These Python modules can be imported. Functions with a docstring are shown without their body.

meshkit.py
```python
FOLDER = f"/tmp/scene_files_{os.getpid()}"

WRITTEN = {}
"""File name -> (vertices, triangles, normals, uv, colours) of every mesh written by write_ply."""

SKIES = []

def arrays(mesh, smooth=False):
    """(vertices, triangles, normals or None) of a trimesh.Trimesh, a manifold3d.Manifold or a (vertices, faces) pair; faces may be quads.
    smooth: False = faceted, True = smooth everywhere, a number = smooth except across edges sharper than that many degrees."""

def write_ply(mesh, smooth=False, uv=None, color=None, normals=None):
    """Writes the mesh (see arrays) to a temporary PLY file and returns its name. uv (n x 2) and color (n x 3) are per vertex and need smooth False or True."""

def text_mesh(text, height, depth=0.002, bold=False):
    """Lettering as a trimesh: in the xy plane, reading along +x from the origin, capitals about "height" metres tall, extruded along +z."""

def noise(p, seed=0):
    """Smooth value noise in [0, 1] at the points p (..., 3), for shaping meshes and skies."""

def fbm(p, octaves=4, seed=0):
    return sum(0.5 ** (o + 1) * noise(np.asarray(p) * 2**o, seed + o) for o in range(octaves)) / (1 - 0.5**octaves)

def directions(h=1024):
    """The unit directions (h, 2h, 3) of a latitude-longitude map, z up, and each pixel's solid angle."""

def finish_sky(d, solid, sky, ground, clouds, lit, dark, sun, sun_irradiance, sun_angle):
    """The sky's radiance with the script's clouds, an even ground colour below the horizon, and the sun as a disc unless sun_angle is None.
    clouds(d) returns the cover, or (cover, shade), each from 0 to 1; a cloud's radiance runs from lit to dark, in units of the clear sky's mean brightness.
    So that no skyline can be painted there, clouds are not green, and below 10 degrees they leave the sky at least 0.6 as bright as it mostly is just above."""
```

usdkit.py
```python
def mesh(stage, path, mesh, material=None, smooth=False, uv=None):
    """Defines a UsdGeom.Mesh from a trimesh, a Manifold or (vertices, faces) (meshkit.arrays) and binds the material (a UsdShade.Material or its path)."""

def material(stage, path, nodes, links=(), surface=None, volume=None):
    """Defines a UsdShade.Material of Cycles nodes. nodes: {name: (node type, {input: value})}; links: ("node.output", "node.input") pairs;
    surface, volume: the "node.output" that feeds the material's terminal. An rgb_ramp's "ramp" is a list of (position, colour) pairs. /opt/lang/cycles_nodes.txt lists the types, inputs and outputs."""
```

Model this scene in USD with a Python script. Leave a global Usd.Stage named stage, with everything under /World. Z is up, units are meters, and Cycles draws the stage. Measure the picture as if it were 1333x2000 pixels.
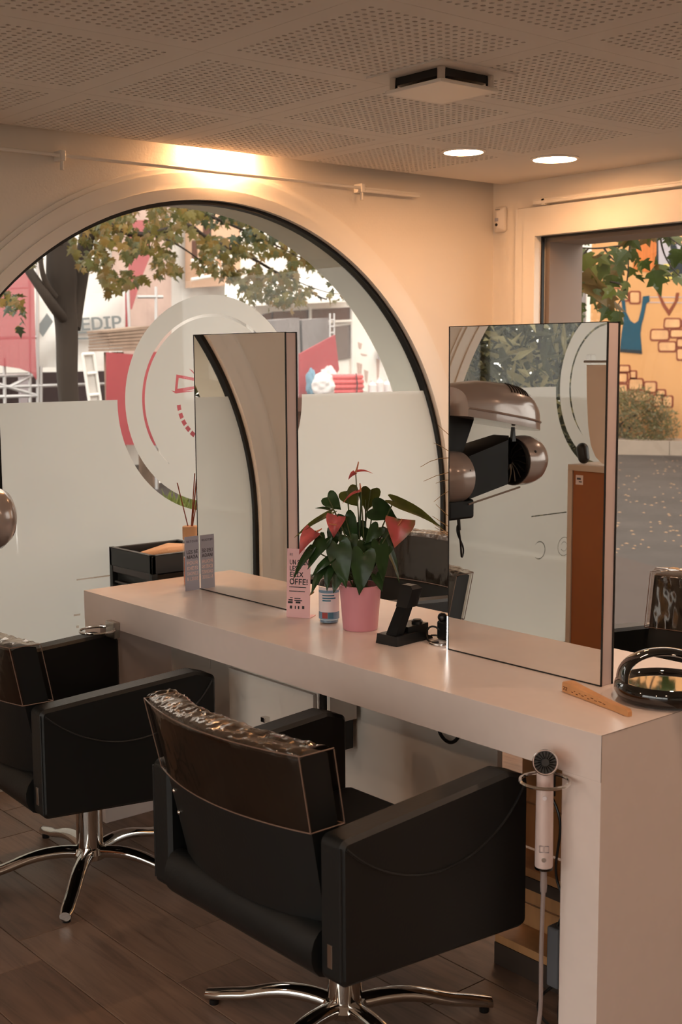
import math, random
import numpy as np, trimesh, usdkit, meshkit
from pxr import Usd, UsdGeom, UsdLux, UsdShade, Gf, Sdf
from shapely import affinity
from shapely.geometry import Polygon, Point, box as sbox, LineString
from shapely.ops import unary_union

stage = Usd.Stage.CreateInMemory()
UsdGeom.SetStageUpAxis(stage, 'Z'); UsdGeom.SetStageMetersPerUnit(stage, 1.0)
UsdGeom.Xform.Define(stage, '/World'); UsdGeom.Scope.Define(stage, '/World/Looks')
rng = np.random.default_rng(7); random.seed(7)
PI = math.pi; V3 = lambda *a: np.array(a, float)

# ---------------------------------------------------------------- camera, sky, exposure
CAM_F, YAW, PITCH, ROLL, CAM_H = 2450.1, .6991, -.1227, -.0064, 1.7448
FWD = V3(math.sin(YAW)*math.cos(PITCH), math.cos(YAW)*math.cos(PITCH), math.sin(PITCH))
_r = V3(math.cos(YAW), -math.sin(YAW), 0); _u = np.cross(_r, FWD)
RGT = _r*math.cos(ROLL) + _u*math.sin(ROLL); UPV = -_r*math.sin(ROLL) + _u*math.cos(ROLL)
cam = UsdGeom.Camera.Define(stage, '/World/camera')
cam.CreateHorizontalApertureAttr(24.0); cam.CreateFocalLengthAttr(24.0*CAM_F/1333); cam.CreateVerticalApertureAttr(36.0)
cam.CreateFStopAttr(5.6); cam.CreateFocusDistanceAttr(4.1); cam.CreateClippingRangeAttr((.05, 500))
cam.AddTransformOp().Set(Gf.Matrix4d(*RGT, 0, *UPV, 0, *(-FWD), 0, 0, 0, CAM_H, 1))
cam.CreateExposureAttr(-0.22)
SKY = 1.24; LAMP = 105.0; ROOM = 235.0
sky = UsdLux.DomeLight.Define(stage, '/World/sky'); sky.CreateIntensityAttr(SKY); sky.CreateColorAttr(Gf.Vec3f(1.0, .955, .90))

def at(u, v, axis, val):
    """the point of the plane x, y or z = val that the survey photograph shows at (u, v)"""
    d = FWD + RGT*(u-666.5)/CAM_F - UPV*(v-1000)/CAM_F
    c = V3(0, 0, CAM_H); return c + d*(val-c[axis])/d[axis]

# ---------------------------------------------------------------- materials
def lin(c):
    c = np.array(c, float)/255; return tuple(np.where(c < .04045, c/12.92, ((c+.055)/1.055)**2.4))
def mat(name, c, rough=.5, metal=0., spec=.5, var=0., vscale=6., bump=0., bscale=60., coat=0., stretch=None, **kw):
    """principled; c is an sRGB albedo; var mixes in a darker/lighter noise; bump gives fine relief"""
    c = lin(c); n = {'p': ('principled_bsdf', dict(base_color=c, roughness=rough, metallic=metal, specular_ior_level=spec, coat_weight=coat, **kw))}; l = []
    if var or bump:
        n['tc'] = ('texture_coordinate', {}); src = 'tc.object'
        if stretch: n['mp'] = ('mapping', dict(scale=stretch)); l.append(('tc.object', 'mp.vector')); src = 'mp.vector'
    if var:
        n['no'] = ('noise_texture', dict(scale=vscale, detail=5.0, roughness=.6)); l.append((src, 'no.vector'))
        n['ra'] = ('rgb_ramp', dict(ramp=[(.3, tuple(max(0, x*(1-var)) for x in c)), (.7, tuple(min(1, x*(1+var)) for x in c))])); l += [('no.fac', 'ra.fac'), ('ra.color', 'p.base_color')]
    if bump:
        n['bn'] = ('noise_texture', dict(scale=bscale, detail=3.0)); n['bu'] = ('bump', dict(strength=bump, distance=.004)); l += [(src, 'bn.vector'), ('bn.fac', 'bu.height'), ('bu.normal', 'p.normal')]
    return usdkit.material(stage, '/World/Looks/'+name, n, l, surface='p.BSDF')
def mix_mat(name, a, b, fac):
    n = {'a': a, 'b': b, 'm': ('mix_closure', {})}; l = []
    outs = lambda k: {'principled_bsdf': 'BSDF', 'transparent_bsdf': 'BSDF', 'glossy_bsdf': 'BSDF', 'translucent_bsdf': 'BSDF', 'diffuse_bsdf': 'BSDF'}[k]
    l += [('a.'+outs(a[0]), 'm.closure1'), ('b.'+outs(b[0]), 'm.closure2')]
    if isinstance(fac, tuple):       # reflectance at normal incidence, rising to 1 at grazing (both sides of the sheet alike)
        n['lw'] = ('layer_weight', dict(blend=.5)); n['pw'] = ('math', dict(math_type='power', value2=5.)); n['f'] = ('math', dict(math_type='multiply_add', value2=1-fac[0], value3=fac[0]))
        l += [('lw.facing', 'pw.value1'), ('pw.value', 'f.value1'), ('f.value', 'm.fac')]
    else: n['m'] = ('mix_closure', dict(fac=fac))
    return usdkit.material(stage, '/World/Looks/'+name, n, l, surface='m.closure')
def leafmat(name, c, t=.4, rough=.45, var=.35, vs=3.):
    c = lin(c); return usdkit.material(stage, '/World/Looks/'+name, {
        'tc': ('texture_coordinate', {}), 'no': ('noise_texture', dict(scale=vs, detail=2.)),
        'ra': ('rgb_ramp', dict(ramp=[(.35, tuple(x*(1-var) for x in c)), (.65, tuple(min(1, x*(1+var)) for x in c))])),
        'p': ('principled_bsdf', dict(roughness=rough, specular_ior_level=.35)), 't': ('translucent_bsdf', {}), 'm': ('mix_closure', dict(fac=t))},
        [('tc.object', 'no.vector'), ('no.fac', 'ra.fac'), ('ra.color', 'p.base_color'), ('ra.color', 't.color'), ('p.BSDF', 'm.closure1'), ('t.BSDF', 'm.closure2')], surface='m.closure')
def emit(name, c, s):
    return usdkit.material(stage, '/World/Looks/'+name, {'e': ('emission', dict(color=c, strength=s))}, surface='e.emission')
WARM = (1.0, .51, .235)
M = dict(
    wall=mat('wall_paint', (236, 228, 216), .7, bump=.12, bscale=90), ceil=mat('ceiling_paint', (226, 218, 208), .8),
    void=mat('ceiling_void', (70, 62, 56), .9), white=mat('white_lacquer', (232, 224, 214), .35), frame=mat('window_frame_white', (238, 232, 222), .35),
    gasket=mat('black_rubber', (14, 15, 15), .45), jamb=mat('taupe_jamb', (140, 122, 112), .8), reveal=mat('outer_render', (214, 206, 190), .85, var=.06, vscale=3),
    lam=mat('white_laminate', (232, 216, 208), .24, var=.015, vscale=20), lamedge=mat('laminate_joint', (120, 105, 96), .5),
    leather=mat('black_leather', (10, 14, 15), .5, bump=.10, bscale=160), piping=mat('dark_piping', (20, 22, 23), .5),
    chrome=mat('chrome', (215, 212, 208), .07, 1.), steel=mat('brushed_steel', (190, 186, 180), .25, 1.),
    mirror=usdkit.material(stage, '/World/Looks/mirror_silver', {'g': ('glossy_bsdf', dict(color=(.95, .93, .90), roughness=0.))}, surface='g.BSDF'),
    mirror_dim=usdkit.material(stage, '/World/Looks/mirror_dark', {'g': ('glossy_bsdf', dict(color=(.62, .60, .58), roughness=.03))}, surface='g.BSDF'),
    pinkpost=mat('pinkish_grey_panel', (206, 188, 184), .45), black=mat('black_plastic', (16, 17, 18), .35), gloss=mat('black_gloss', (8, 9, 9), .04, coat=1.),
    glass=mix_mat('window_glass', ('transparent_bsdf', dict(color=(.97, .98, .97))), ('glossy_bsdf', dict(color=(1, 1, 1), roughness=0.)), (.014,)),
    plastic=mix_mat('clear_vinyl', ('transparent_bsdf', dict(color=(.78, .70, .64))), ('glossy_bsdf', dict(color=(1., .92, .86), roughness=.08)), (.05,)),
    seam=mat('vinyl_seam', (118, 96, 84), .3), taupe=mat('taupe_shell', (158, 144, 138), .22, metal=.25, coat=.6), dark_shell=mat('dark_shell', (9, 10, 11), .55, spec=.25),
    cab=mat('orange_brown_panel', (158, 96, 52), .5, var=.06, vscale=4), cabedge=mat('cabinet_edge', (205, 190, 175), .45), paper=mat('white_sheet', (234, 220, 208), .6),
    trolley=mat('trolley_plastic', (24, 28, 30), .45), tray=mat('trolley_tray', (48, 36, 34), .3), towel=mat('peach_towel', (238, 196, 160), .8, bump=.3, bscale=200),
    amber=mat('amber_liquid', (190, 84, 24), .15, coat=.5), clear=mix_mat('clear_plastic', ('transparent_bsdf', dict(color=(.93, .93, .93))), ('glossy_bsdf', dict(color=(1, 1, 1), roughness=.03)), (.035,)),
    lightwood=mat('light_wood', (206, 158, 112), .5, var=.15, vscale=14, stretch=(1, 1, .15)), reed=mat('reed_stick', (132, 62, 30), .6),
    pinkpaper=mat('pink_card', (238, 190, 192), .5), greypaper=mat('grey_card', (164, 164, 178), .4), ink=mat('print_black', (26, 22, 24), .6), inkgrey=mat('print_grey', (70, 66, 74), .6), inkwhite=mat('print_pale', (222, 196, 190), .6),
    blue=mat('label_blue', (120, 152, 178), .4), red=mat('label_red', (160, 60, 56), .4), teal=mat('label_teal', (70, 118, 140), .4), labelw=mat('label_white', (232, 220, 222), .45),
    pot=mat('pink_pot', (208, 142, 154), .3), soil=mat('soil', (40, 28, 22), .9),
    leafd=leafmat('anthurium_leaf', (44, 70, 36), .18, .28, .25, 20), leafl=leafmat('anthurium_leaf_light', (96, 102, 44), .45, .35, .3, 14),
    spathe_green=usdkit.material(stage, '/World/Looks/anthurium_spathe_green', {'tc': ('texture_coordinate', {}), 'no': ('noise_texture', dict(scale=16., detail=2.)), 'ra': ('rgb_ramp', dict(ramp=[(.36, lin((104, 100, 50))), (.5, lin((176, 92, 76))), (.62, lin((204, 92, 92)))])), 'p': ('principled_bsdf', dict(roughness=.3))}, [('tc.object', 'no.vector'), ('no.fac', 'ra.fac'), ('ra.color', 'p.base_color')], surface='p.BSDF'),
    spathe=leafmat('anthurium_spathe', (206, 104, 102), .3, .3, .25, 25), stem=mat('plant_stem', (70, 80, 40), .5), spadix=mat('spadix', (196, 120, 86), .6, bump=.5, bscale=400),
    comb=mat('orange_wood', (208, 150, 98), .45, var=.12, vscale=20), engrave=mat('engraving', (96, 48, 26), .7),
    silver_pink=mat('dryer_shell', (222, 200, 194), .28, metal=.15), darkchrome=mat('dark_chrome', (70, 66, 62), .12, 1.), cable=mat('grey_cable', (150, 134, 130), .5),
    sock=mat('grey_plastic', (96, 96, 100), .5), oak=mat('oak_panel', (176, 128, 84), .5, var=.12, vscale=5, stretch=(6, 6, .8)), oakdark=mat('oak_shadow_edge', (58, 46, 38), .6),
    lens=emit('lamp_lens', WARM, LAMP), lens_spot=emit('slot_lamp', WARM, 750.), lens_room=emit('lamp_lens_room', (1., .66, .45), ROOM), led=emit('led_strip', (1., .93, .85), 14.), trim=mat('lamp_trim', (236, 228, 218), .4),
    bark=mat('tree_bark', (54, 43, 35), .9, var=.35, vscale=4, bump=.6, bscale=12, stretch=(1, 1, .3)),
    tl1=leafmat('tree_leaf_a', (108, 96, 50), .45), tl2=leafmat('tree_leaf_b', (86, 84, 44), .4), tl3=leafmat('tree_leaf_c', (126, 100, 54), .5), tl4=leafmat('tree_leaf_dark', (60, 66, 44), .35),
    vl1=leafmat('vine_leaf_a', (62, 72, 32), .4), vl2=leafmat('vine_leaf_b', (86, 88, 38), .4), vl3=leafmat('vine_leaf_c', (92, 72, 38), .4),
    bush4=leafmat('bush_leaf_dark', (70, 70, 42), .3), bush=leafmat('bush_leaf', (112, 108, 70), .35), bush2=leafmat('bush_leaf_pale', (176, 166, 124), .4), bush3=leafmat('shrub_leaf', (126, 112, 80), .3),
    net=None, asphalt=mat('asphalt', (72, 65, 61), .9, spec=.1, var=.16, vscale=1.2, bump=.3, bscale=30), pave=mat('pavement', (74, 63, 58), .9, spec=.1, var=.06, vscale=2), kerb=mat('kerb_stone', (150, 132, 116), .8, var=.08, vscale=4),
    ochre=mat('ochre_render', (208, 152, 98), .85, var=.05, vscale=.8), stone=mat('mural_stone', (218, 164, 114), .8, var=.18, vscale=2.5), outline=mat('mural_outline', (132, 66, 42), .85), tealp=mat('mural_teal', (26, 72, 90), .8, var=.12, vscale=5), tealdk=mat('mural_dark', (40, 44, 48), .8), grey_p=mat('mural_grey', (178, 168, 172), .8), orange_p=mat('mural_orange', (196, 108, 48), .8, var=.25, vscale=6, stretch=(6, 6, .3)), yellow_p=mat('mural_yellow', (226, 196, 96), .8),
    facade=mat('white_render', (240, 234, 226), .85, var=.03, vscale=1), peach=mat('peach_render', (206, 168, 140), .85, var=.05, vscale=1), pinkwall=mat('stained_render', (196, 168, 156), .85, var=.12, vscale=2),
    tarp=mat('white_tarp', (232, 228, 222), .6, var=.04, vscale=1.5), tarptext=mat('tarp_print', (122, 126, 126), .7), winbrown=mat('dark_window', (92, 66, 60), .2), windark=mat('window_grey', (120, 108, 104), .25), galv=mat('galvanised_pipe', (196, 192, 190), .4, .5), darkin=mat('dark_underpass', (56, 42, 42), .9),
    wood_g=mat('grey_timber', (150, 126, 108), .8, var=.2, vscale=5), ladder=mat('white_board', (206, 198, 190), .7, var=.12, vscale=4), tube_red=mat('red_conduit', (206, 84, 82), .5), bag=mat('white_bag', (214, 206, 202), .6, var=.08), bagblue=mat('blue_bag', (110, 142, 160), .6), crate=mat('grey_mesh', (128, 120, 118), .7, var=.25, vscale=6, stretch=(10, 10, 1)), rednet=mat('red_sheet', (160, 66, 70), .7, var=.1, vscale=2), straw=mat('plant_straw', (150, 116, 66), .6), flower=mat('yellow_flower', (206, 160, 40), .7), grass=mat('grass', (110, 116, 56), .9, var=.3, vscale=20), litter=mat('fallen_leaf', (150, 116, 84), .8))
M['net'] = mix_mat('red_netting', ('principled_bsdf', dict(base_color=lin((184, 96, 100)), roughness=.8)), ('transparent_bsdf', {}), .32)
M['frost'] = usdkit.material(stage, '/World/Looks/frosted_film', {'d': ('diffuse_bsdf', dict(color=lin((222, 220, 212)))), 't': ('translucent_bsdf', dict(color=lin((202, 199, 192)))), 'm': ('mix_closure', dict(fac=.6)), 'g': ('glossy_bsdf', dict(color=(1, 1, 1), roughness=.02)), 'lw': ('layer_weight', dict(blend=.5)), 'pw': ('math', dict(math_type='power', value2=5.)), 'f': ('math', dict(math_type='multiply_add', value2=.97, value3=.03)), 'm2': ('mix_closure', {})},
    [('d.BSDF', 'm.closure1'), ('t.BSDF', 'm.closure2'), ('m.closure', 'm2.closure1'), ('g.BSDF', 'm2.closure2'), ('lw.facing', 'pw.value1'), ('pw.value', 'f.value1'), ('f.value', 'm2.fac')], surface='m2.closure')
def plank_mat(i, c):
    c = lin(c); return usdkit.material(stage, f'/World/Looks/floor_plank_{i}', {
        'tc': ('texture_coordinate', {}), 'mp': ('mapping', dict(scale=(16, 1.6, 4), location=(i*3.1, i*1.7, 0))), 'no': ('noise_texture', dict(scale=1.6, detail=7., roughness=.65, distortion=.8)),
        'mk': ('mapping', dict(scale=(7, 2.2, 1), location=(i*5.3, i*2.9, 0))), 'kn': ('voronoi_texture', dict(scale=1.1)), 'kr': ('rgb_ramp', dict(ramp=[(0., (.35, .32, .3)), (.10, (1, 1, 1)), (1., (1, 1, 1))])),
        'ra': ('rgb_ramp', dict(ramp=[(.25, tuple(x*.55 for x in c)), (.5, c), (.75, tuple(x*1.3 for x in c))])), 'mu': ('mix', dict(mix_type='multiply', fac=.8)),
        'p': ('principled_bsdf', dict(roughness=.42, specular_ior_level=.4)), 'bu': ('bump', dict(strength=.15, distance=.002))},
        [('tc.object', 'mp.vector'), ('mp.vector', 'no.vector'), ('no.fac', 'ra.fac'), ('tc.object', 'mk.vector'), ('mk.vector', 'kn.vector'), ('kn.distance', 'kr.fac'), ('ra.color', 'mu.color1'), ('kr.color', 'mu.color2'), ('mu.color', 'p.base_color'), ('no.fac', 'bu.height'), ('bu.normal', 'p.normal')], surface='p.BSDF')
PLANK = [plank_mat(0, (130, 106, 92)), plank_mat(1, (124, 101, 87)), plank_mat(2, (134, 110, 95)), plank_mat(3, (122, 98, 83))]

# ---------------------------------------------------------------- scene tree helpers
USED = {}; XF = {}
def numbered(path):
    k = USED.get(path, -1)+1; USED[path] = k
    return path if k == 0 else f'{path}_{k:03d}'
def keys(prim, **kw):
    for k, v in kw.items():
        if v: prim.SetCustomDataByKey(k, v)
def thing(name, label, cat, loc=(0, 0, 0), rz=0., group=None, kind=None):
    p = numbered('/World/'+name); x = UsdGeom.Xform.Define(stage, p)
    x.AddTranslateOp().Set(Gf.Vec3d(*map(float, loc))); x.AddRotateZOp().Set(math.degrees(rz))
    keys(x.GetPrim(), label=label, category=cat, group=group, kind=kind); XF[p] = (np.array(loc, float), rz); return p
def arr(m):
    v, f, _ = meshkit.arrays(m, False); return np.array(v), np.array(f)
def to_local(v, path):
    root = '/'.join(path.split('/')[:3])
    if root in XF:
        loc, rz = XF[root]; v = v-loc; c, s = math.cos(-rz), math.sin(-rz)
        v = np.c_[v[:, 0]*c-v[:, 1]*s, v[:, 0]*s+v[:, 1]*c, v[:, 2]]
    return v
def obj(name, m, material, parent=None, smooth=30, local=False, label=None, kind=None):
    """one Mesh prim; coordinates are the world's unless local"""
    p = numbered((parent or '/World')+'/'+name)
    if parent and not local:
        v, f = arr(m); m = (to_local(v, parent), f)
    usdkit.mesh(stage, p, m, M[material] if isinstance(material, str) else material, smooth=smooth)
    pr = stage.GetPrimAtPath(p); keys(pr, label=label, kind=kind)
    return p
def single(name, m, material, label, cat, group=None, kind=None, smooth=30):
    p = obj(name, m, material, None, smooth); keys(stage.GetPrimAtPath(p), label=label, category=cat, group=group, kind=kind); return p
def struct(name, label, cat='room'):
    p = thing(name, label, cat, kind='structure'); return p
def dup(src, loc, rz, label=None, group=None):
    was = stage.GetPrimAtPath(src).GetCustomData(); name = src.split('/')[-1]
    base = name[:-4] if name[-4:-3] == '_' and name[-3:].isdigit() else name
    p = thing(base, label or was['label'], was['category'], loc, rz, group or was.get('group'))
    pr = stage.GetPrimAtPath(p); pr.GetReferences().AddInternalReference(src); pr.SetInstanceable(True); return p

# ---------------------------------------------------------------- shape helpers
def cat(*ms):
    vs, fs, n = [], [], 0
    for m in ms:
        v, f = arr(m); vs.append(v); fs.append(f+n); n += len(v)
    return np.vstack(vs), np.vstack(fs)
def hull(p):
    h = trimesh.convex.convex_hull(np.asarray(p)); return np.array(h.vertices), np.array(h.faces)
_ico = np.array(trimesh.creation.icosphere(subdivisions=1).vertices)
def bx(lo, hi, r=0.):
    lo, hi = np.minimum(lo, hi).astype(float), np.maximum(lo, hi).astype(float)
    if r <= 0:
        m = trimesh.creation.box(hi-lo); m.apply_translation((lo+hi)/2); return np.array(m.vertices), np.array(m.faces)
    r = min(r, (hi-lo).min()/2.001); c = [(x, y, z) for x in (lo[0]+r, hi[0]-r) for y in (lo[1]+r, hi[1]-r) for z in (lo[2]+r, hi[2]-r)]
    return hull(np.vstack([np.array(q)+_ico*r for q in c]))
def spheres(ps, rs, sub=2):
    s = np.array(trimesh.creation.icosphere(subdivisions=sub).vertices); return hull(np.vstack([np.array(p)+s*r for p, r in zip(ps, rs)]))
def ball(c, r, sub=2, scale=(1, 1, 1)):
    m = trimesh.creation.icosphere(subdivisions=sub); return np.array(m.vertices)*r*np.array(scale)+np.array(c), np.array(m.faces)
def spline(p, n=24):
    from scipy.interpolate import CubicSpline
    p = np.asarray(p, float); t = np.r_[0, np.cumsum(np.linalg.norm(np.diff(p, axis=0), axis=1))]
    return CubicSpline(t, p)(np.linspace(0, t[-1], n)) if len(p) > 2 else p[0]+(p[-1]-p[0])*np.linspace(0, 1, n)[:, None]
def loft(rings, cap=True):
    R = np.asarray(rings); n, k = R.shape[:2]; v = R.reshape(-1, 3)
    i, j = np.meshgrid(np.arange(n-1), np.arange(k), indexing='ij'); a, b = i*k+j, i*k+(j+1) % k
    q = np.stack([a, b, b+k, a+k], -1).reshape(-1, 4); f = np.vstack([q[:, [0, 1, 2]], q[:, [0, 2, 3]]])
    if cap:
        v = np.vstack([v, R[0].mean(0), R[-1].mean(0)]); m = len(v); j = np.arange(k)
        f = np.vstack([f, np.c_[np.full(k, m-2), (j+1) % k, j], np.c_[np.full(k, m-1), (n-1)*k+j, (n-1)*k+(j+1) % k]])
    return v, f
def tube(p, r, n=8, cap=True):
    p = np.asarray(p, float); r = np.broadcast_to(np.asarray(r, float), (len(p),)); t = np.gradient(p, axis=0); t /= np.linalg.norm(t, axis=1)[:, None]+1e-12
    a = np.cross(t[0], [0, 0, 1.] if abs(t[0, 2]) < .9 else [1., 0, 0]); a /= np.linalg.norm(a); rings = []; ang = np.arange(n)*2*PI/n
    for i in range(len(p)):
        a = a-t[i]*(a@t[i]); a /= np.linalg.norm(a); b = np.cross(t[i], a)
        rings.append(p[i]+r[i]*(np.cos(ang)[:, None]*a+np.sin(ang)[:, None]*b))
    return loft(rings, cap)
def lathe(prof, c=(0, 0, 0), n=40, axis='z', ring=False):
    prof = np.asarray(list(prof)+[prof[0]] if ring else prof, float); a = np.arange(n)*2*PI/n
    rings = [np.c_[r*np.cos(a), r*np.sin(a), np.full(n, z)] for r, z in prof]; v, f = loft(rings, not ring)
    if axis == 'x': v = v[:, [2, 0, 1]]
    if axis == 'y': v = v[:, [1, 2, 0]]
    return v+np.array(c), f
def cyl(a, b, r, n=20, r2=None):
    a, b = np.array(a, float), np.array(b, float); return tube([a, b], [r, r if r2 is None else r2], n)
def geoms(g): return [x for x in getattr(g, 'geoms', [g]) if x.geom_type == 'Polygon' and x.area > 1e-9]
def prism(poly, depth, org, ax, ay):
    """a shapely polygon in the plane (org, ax, ay), extruded by depth along ax x ay"""
    ax, ay = np.array(ax, float), np.array(ay, float); az = np.cross(ax, ay); out = []
    for g in geoms(poly):
        m = trimesh.creation.extrude_polygon(g, depth, engine='earcut'); v = np.array(m.vertices)
        out.append((np.array(org)+v[:, :1]*ax+v[:, 1:2]*ay+v[:, 2:]*az, np.array(m.faces)))
    return cat(*out)
def sheet(poly, org, ax, ay):
    out = []
    for g in geoms(poly):
        v, f = trimesh.creation.triangulate_polygon(g, engine='earcut'); out.append((np.array(org)+v[:, :1]*np.array(ax)+v[:, 1:2]*np.array(ay), f))
    return cat(*out)
def text(s, h, org, ax, ay, depth=.0006, bold=False, width=None):
    m = meshkit.text_mesh(s, h, depth, bold); v = np.array(m.vertices)
    if width: v[:, 0] *= width/v[:, 0].max()
    ax, ay = np.array(ax, float), np.array(ay, float); az = np.cross(ax, ay)
    return np.array(org)+v[:, :1]*ax+v[:, 1:2]*ay+v[:, 2:]*az, np.array(m.faces)
def circ(cx, cy, r, n=96):
    a = np.arange(n)*2*PI/n; return Polygon(np.c_[cx+r*np.cos(a), cy+r*np.sin(a)])
def arc_band(cx, cy, r0, r1, a0, a1, n=48, taper=0):
    a = np.radians(np.linspace(a0, a1, n)); w = np.ones(n)
    if taper: w = np.clip(np.minimum(np.arange(n), np.arange(n)[::-1])/taper, .05, 1)
    m, h = (r0+r1)/2, (r1-r0)/2*w
    return Polygon(np.r_[np.c_[cx+(m+h)*np.cos(a), cy+(m+h)*np.sin(a)], np.c_[cx+(m-h)*np.cos(a), cy+(m-h)*np.sin(a)][::-1]])

# ================================================================ the room
YA, XB, ZC = 4.664, 4.987, 2.635          # window wall, street wall, ceiling
X0, Y0 = -2.6, -3.0
ACX, ACZ, AR = 3.202, .987, 1.442         # the arched window
WX2 = -.862                               # the second arched window
def arch_poly(cx, r, sill=.06, n=72):
    a = np.linspace(0, PI, n); return Polygon(np.r_[[[cx+r, sill]], np.c_[cx+r*np.cos(a), ACZ+r*np.sin(a)], [[cx-r, sill]]])
EX, EZ, NY = V3(1, 0, 0), V3(0, 0, 1), V3(0, -1, 0)     # EX x EZ = -Y

w = struct('wall_left', 'white wall with the arched windows')
obj('plaster', prism(sbox(X0-.2, -.3, XB+.35, 2.95).difference(arch_poly(ACX, AR)).difference(arch_poly(WX2, AR)), .285, (0, YA+.285, 0), EX, EZ), 'wall', w, 20)
B0, B1, BZ0, BZ1 = 1.2, 4.335, .12, 2.352   # glass opening in the street wall: y range, z range
w = struct('wall_right', 'white wall with the wide street window')
pb = sbox(Y0-.2, -.3, YA+.1, 2.95).difference(sbox(B0, BZ0, B1, BZ1))
obj('plaster', prism(pb, .3, (XB, 0, 0), V3(0, 1, 0), EZ), 'wall', w, 20)
w = struct('wall_back', 'plain white wall behind the camera'); obj('plaster', bx((X0-.2, Y0-.2, -.3), (XB+.3, Y0, 2.95)), 'wall', w)
w = struct('wall_far', 'plain white wall at the far left of the room'); obj('plaster', prism(sbox(Y0, -.3, YA+.2, 2.95).difference(sbox(-2.4, .1, 3.4, 2.5)), .2, (X0-.2, 0, 0), V3(0, 1, 0), V3(0, 0, 1)), 'wall', w)

# floor of long planks
fl = struct('floor', 'brown wood-look plank floor', 'floor')
obj('screed', bx((X0, Y0, -.06), (XB, YA, -.012)), 'void', fl)
PW, PL = .2245, 1.335; k0 = int((X0-1.342)/PW)-1; pm = PLANK
rest = [[], [], [], []]
for k in range(k0, 40):
    xa, xb = 1.342+k*PW, 1.342+(k+1)*PW
    if xb <= X0 or xa >= XB: continue
    off = {0: 3.237, 2: 2.86}.get(k, 2.86+(k*.53) % PL)
    for j in range(-6, 3):
        ya, yb = off+j*PL, off+(j+1)*PL; a, b = max(ya, Y0), min(yb, YA)
        if b-a < .01: continue
        i = (k*7+j*5) % 4; g = .0012
        m = bx((max(xa, X0)+g, a+g, -.012), (min(xb, XB)-g, b-g, 0), .0016)
        if xa < 2.8 and xb > .6 and b > 1.4: obj('plank', m, pm[i], fl, False)
        else: rest[i].append(m)
for i in range(4): obj('planks_beyond', cat(*rest[i]), pm[i], fl, False, kind='stuff')

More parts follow.
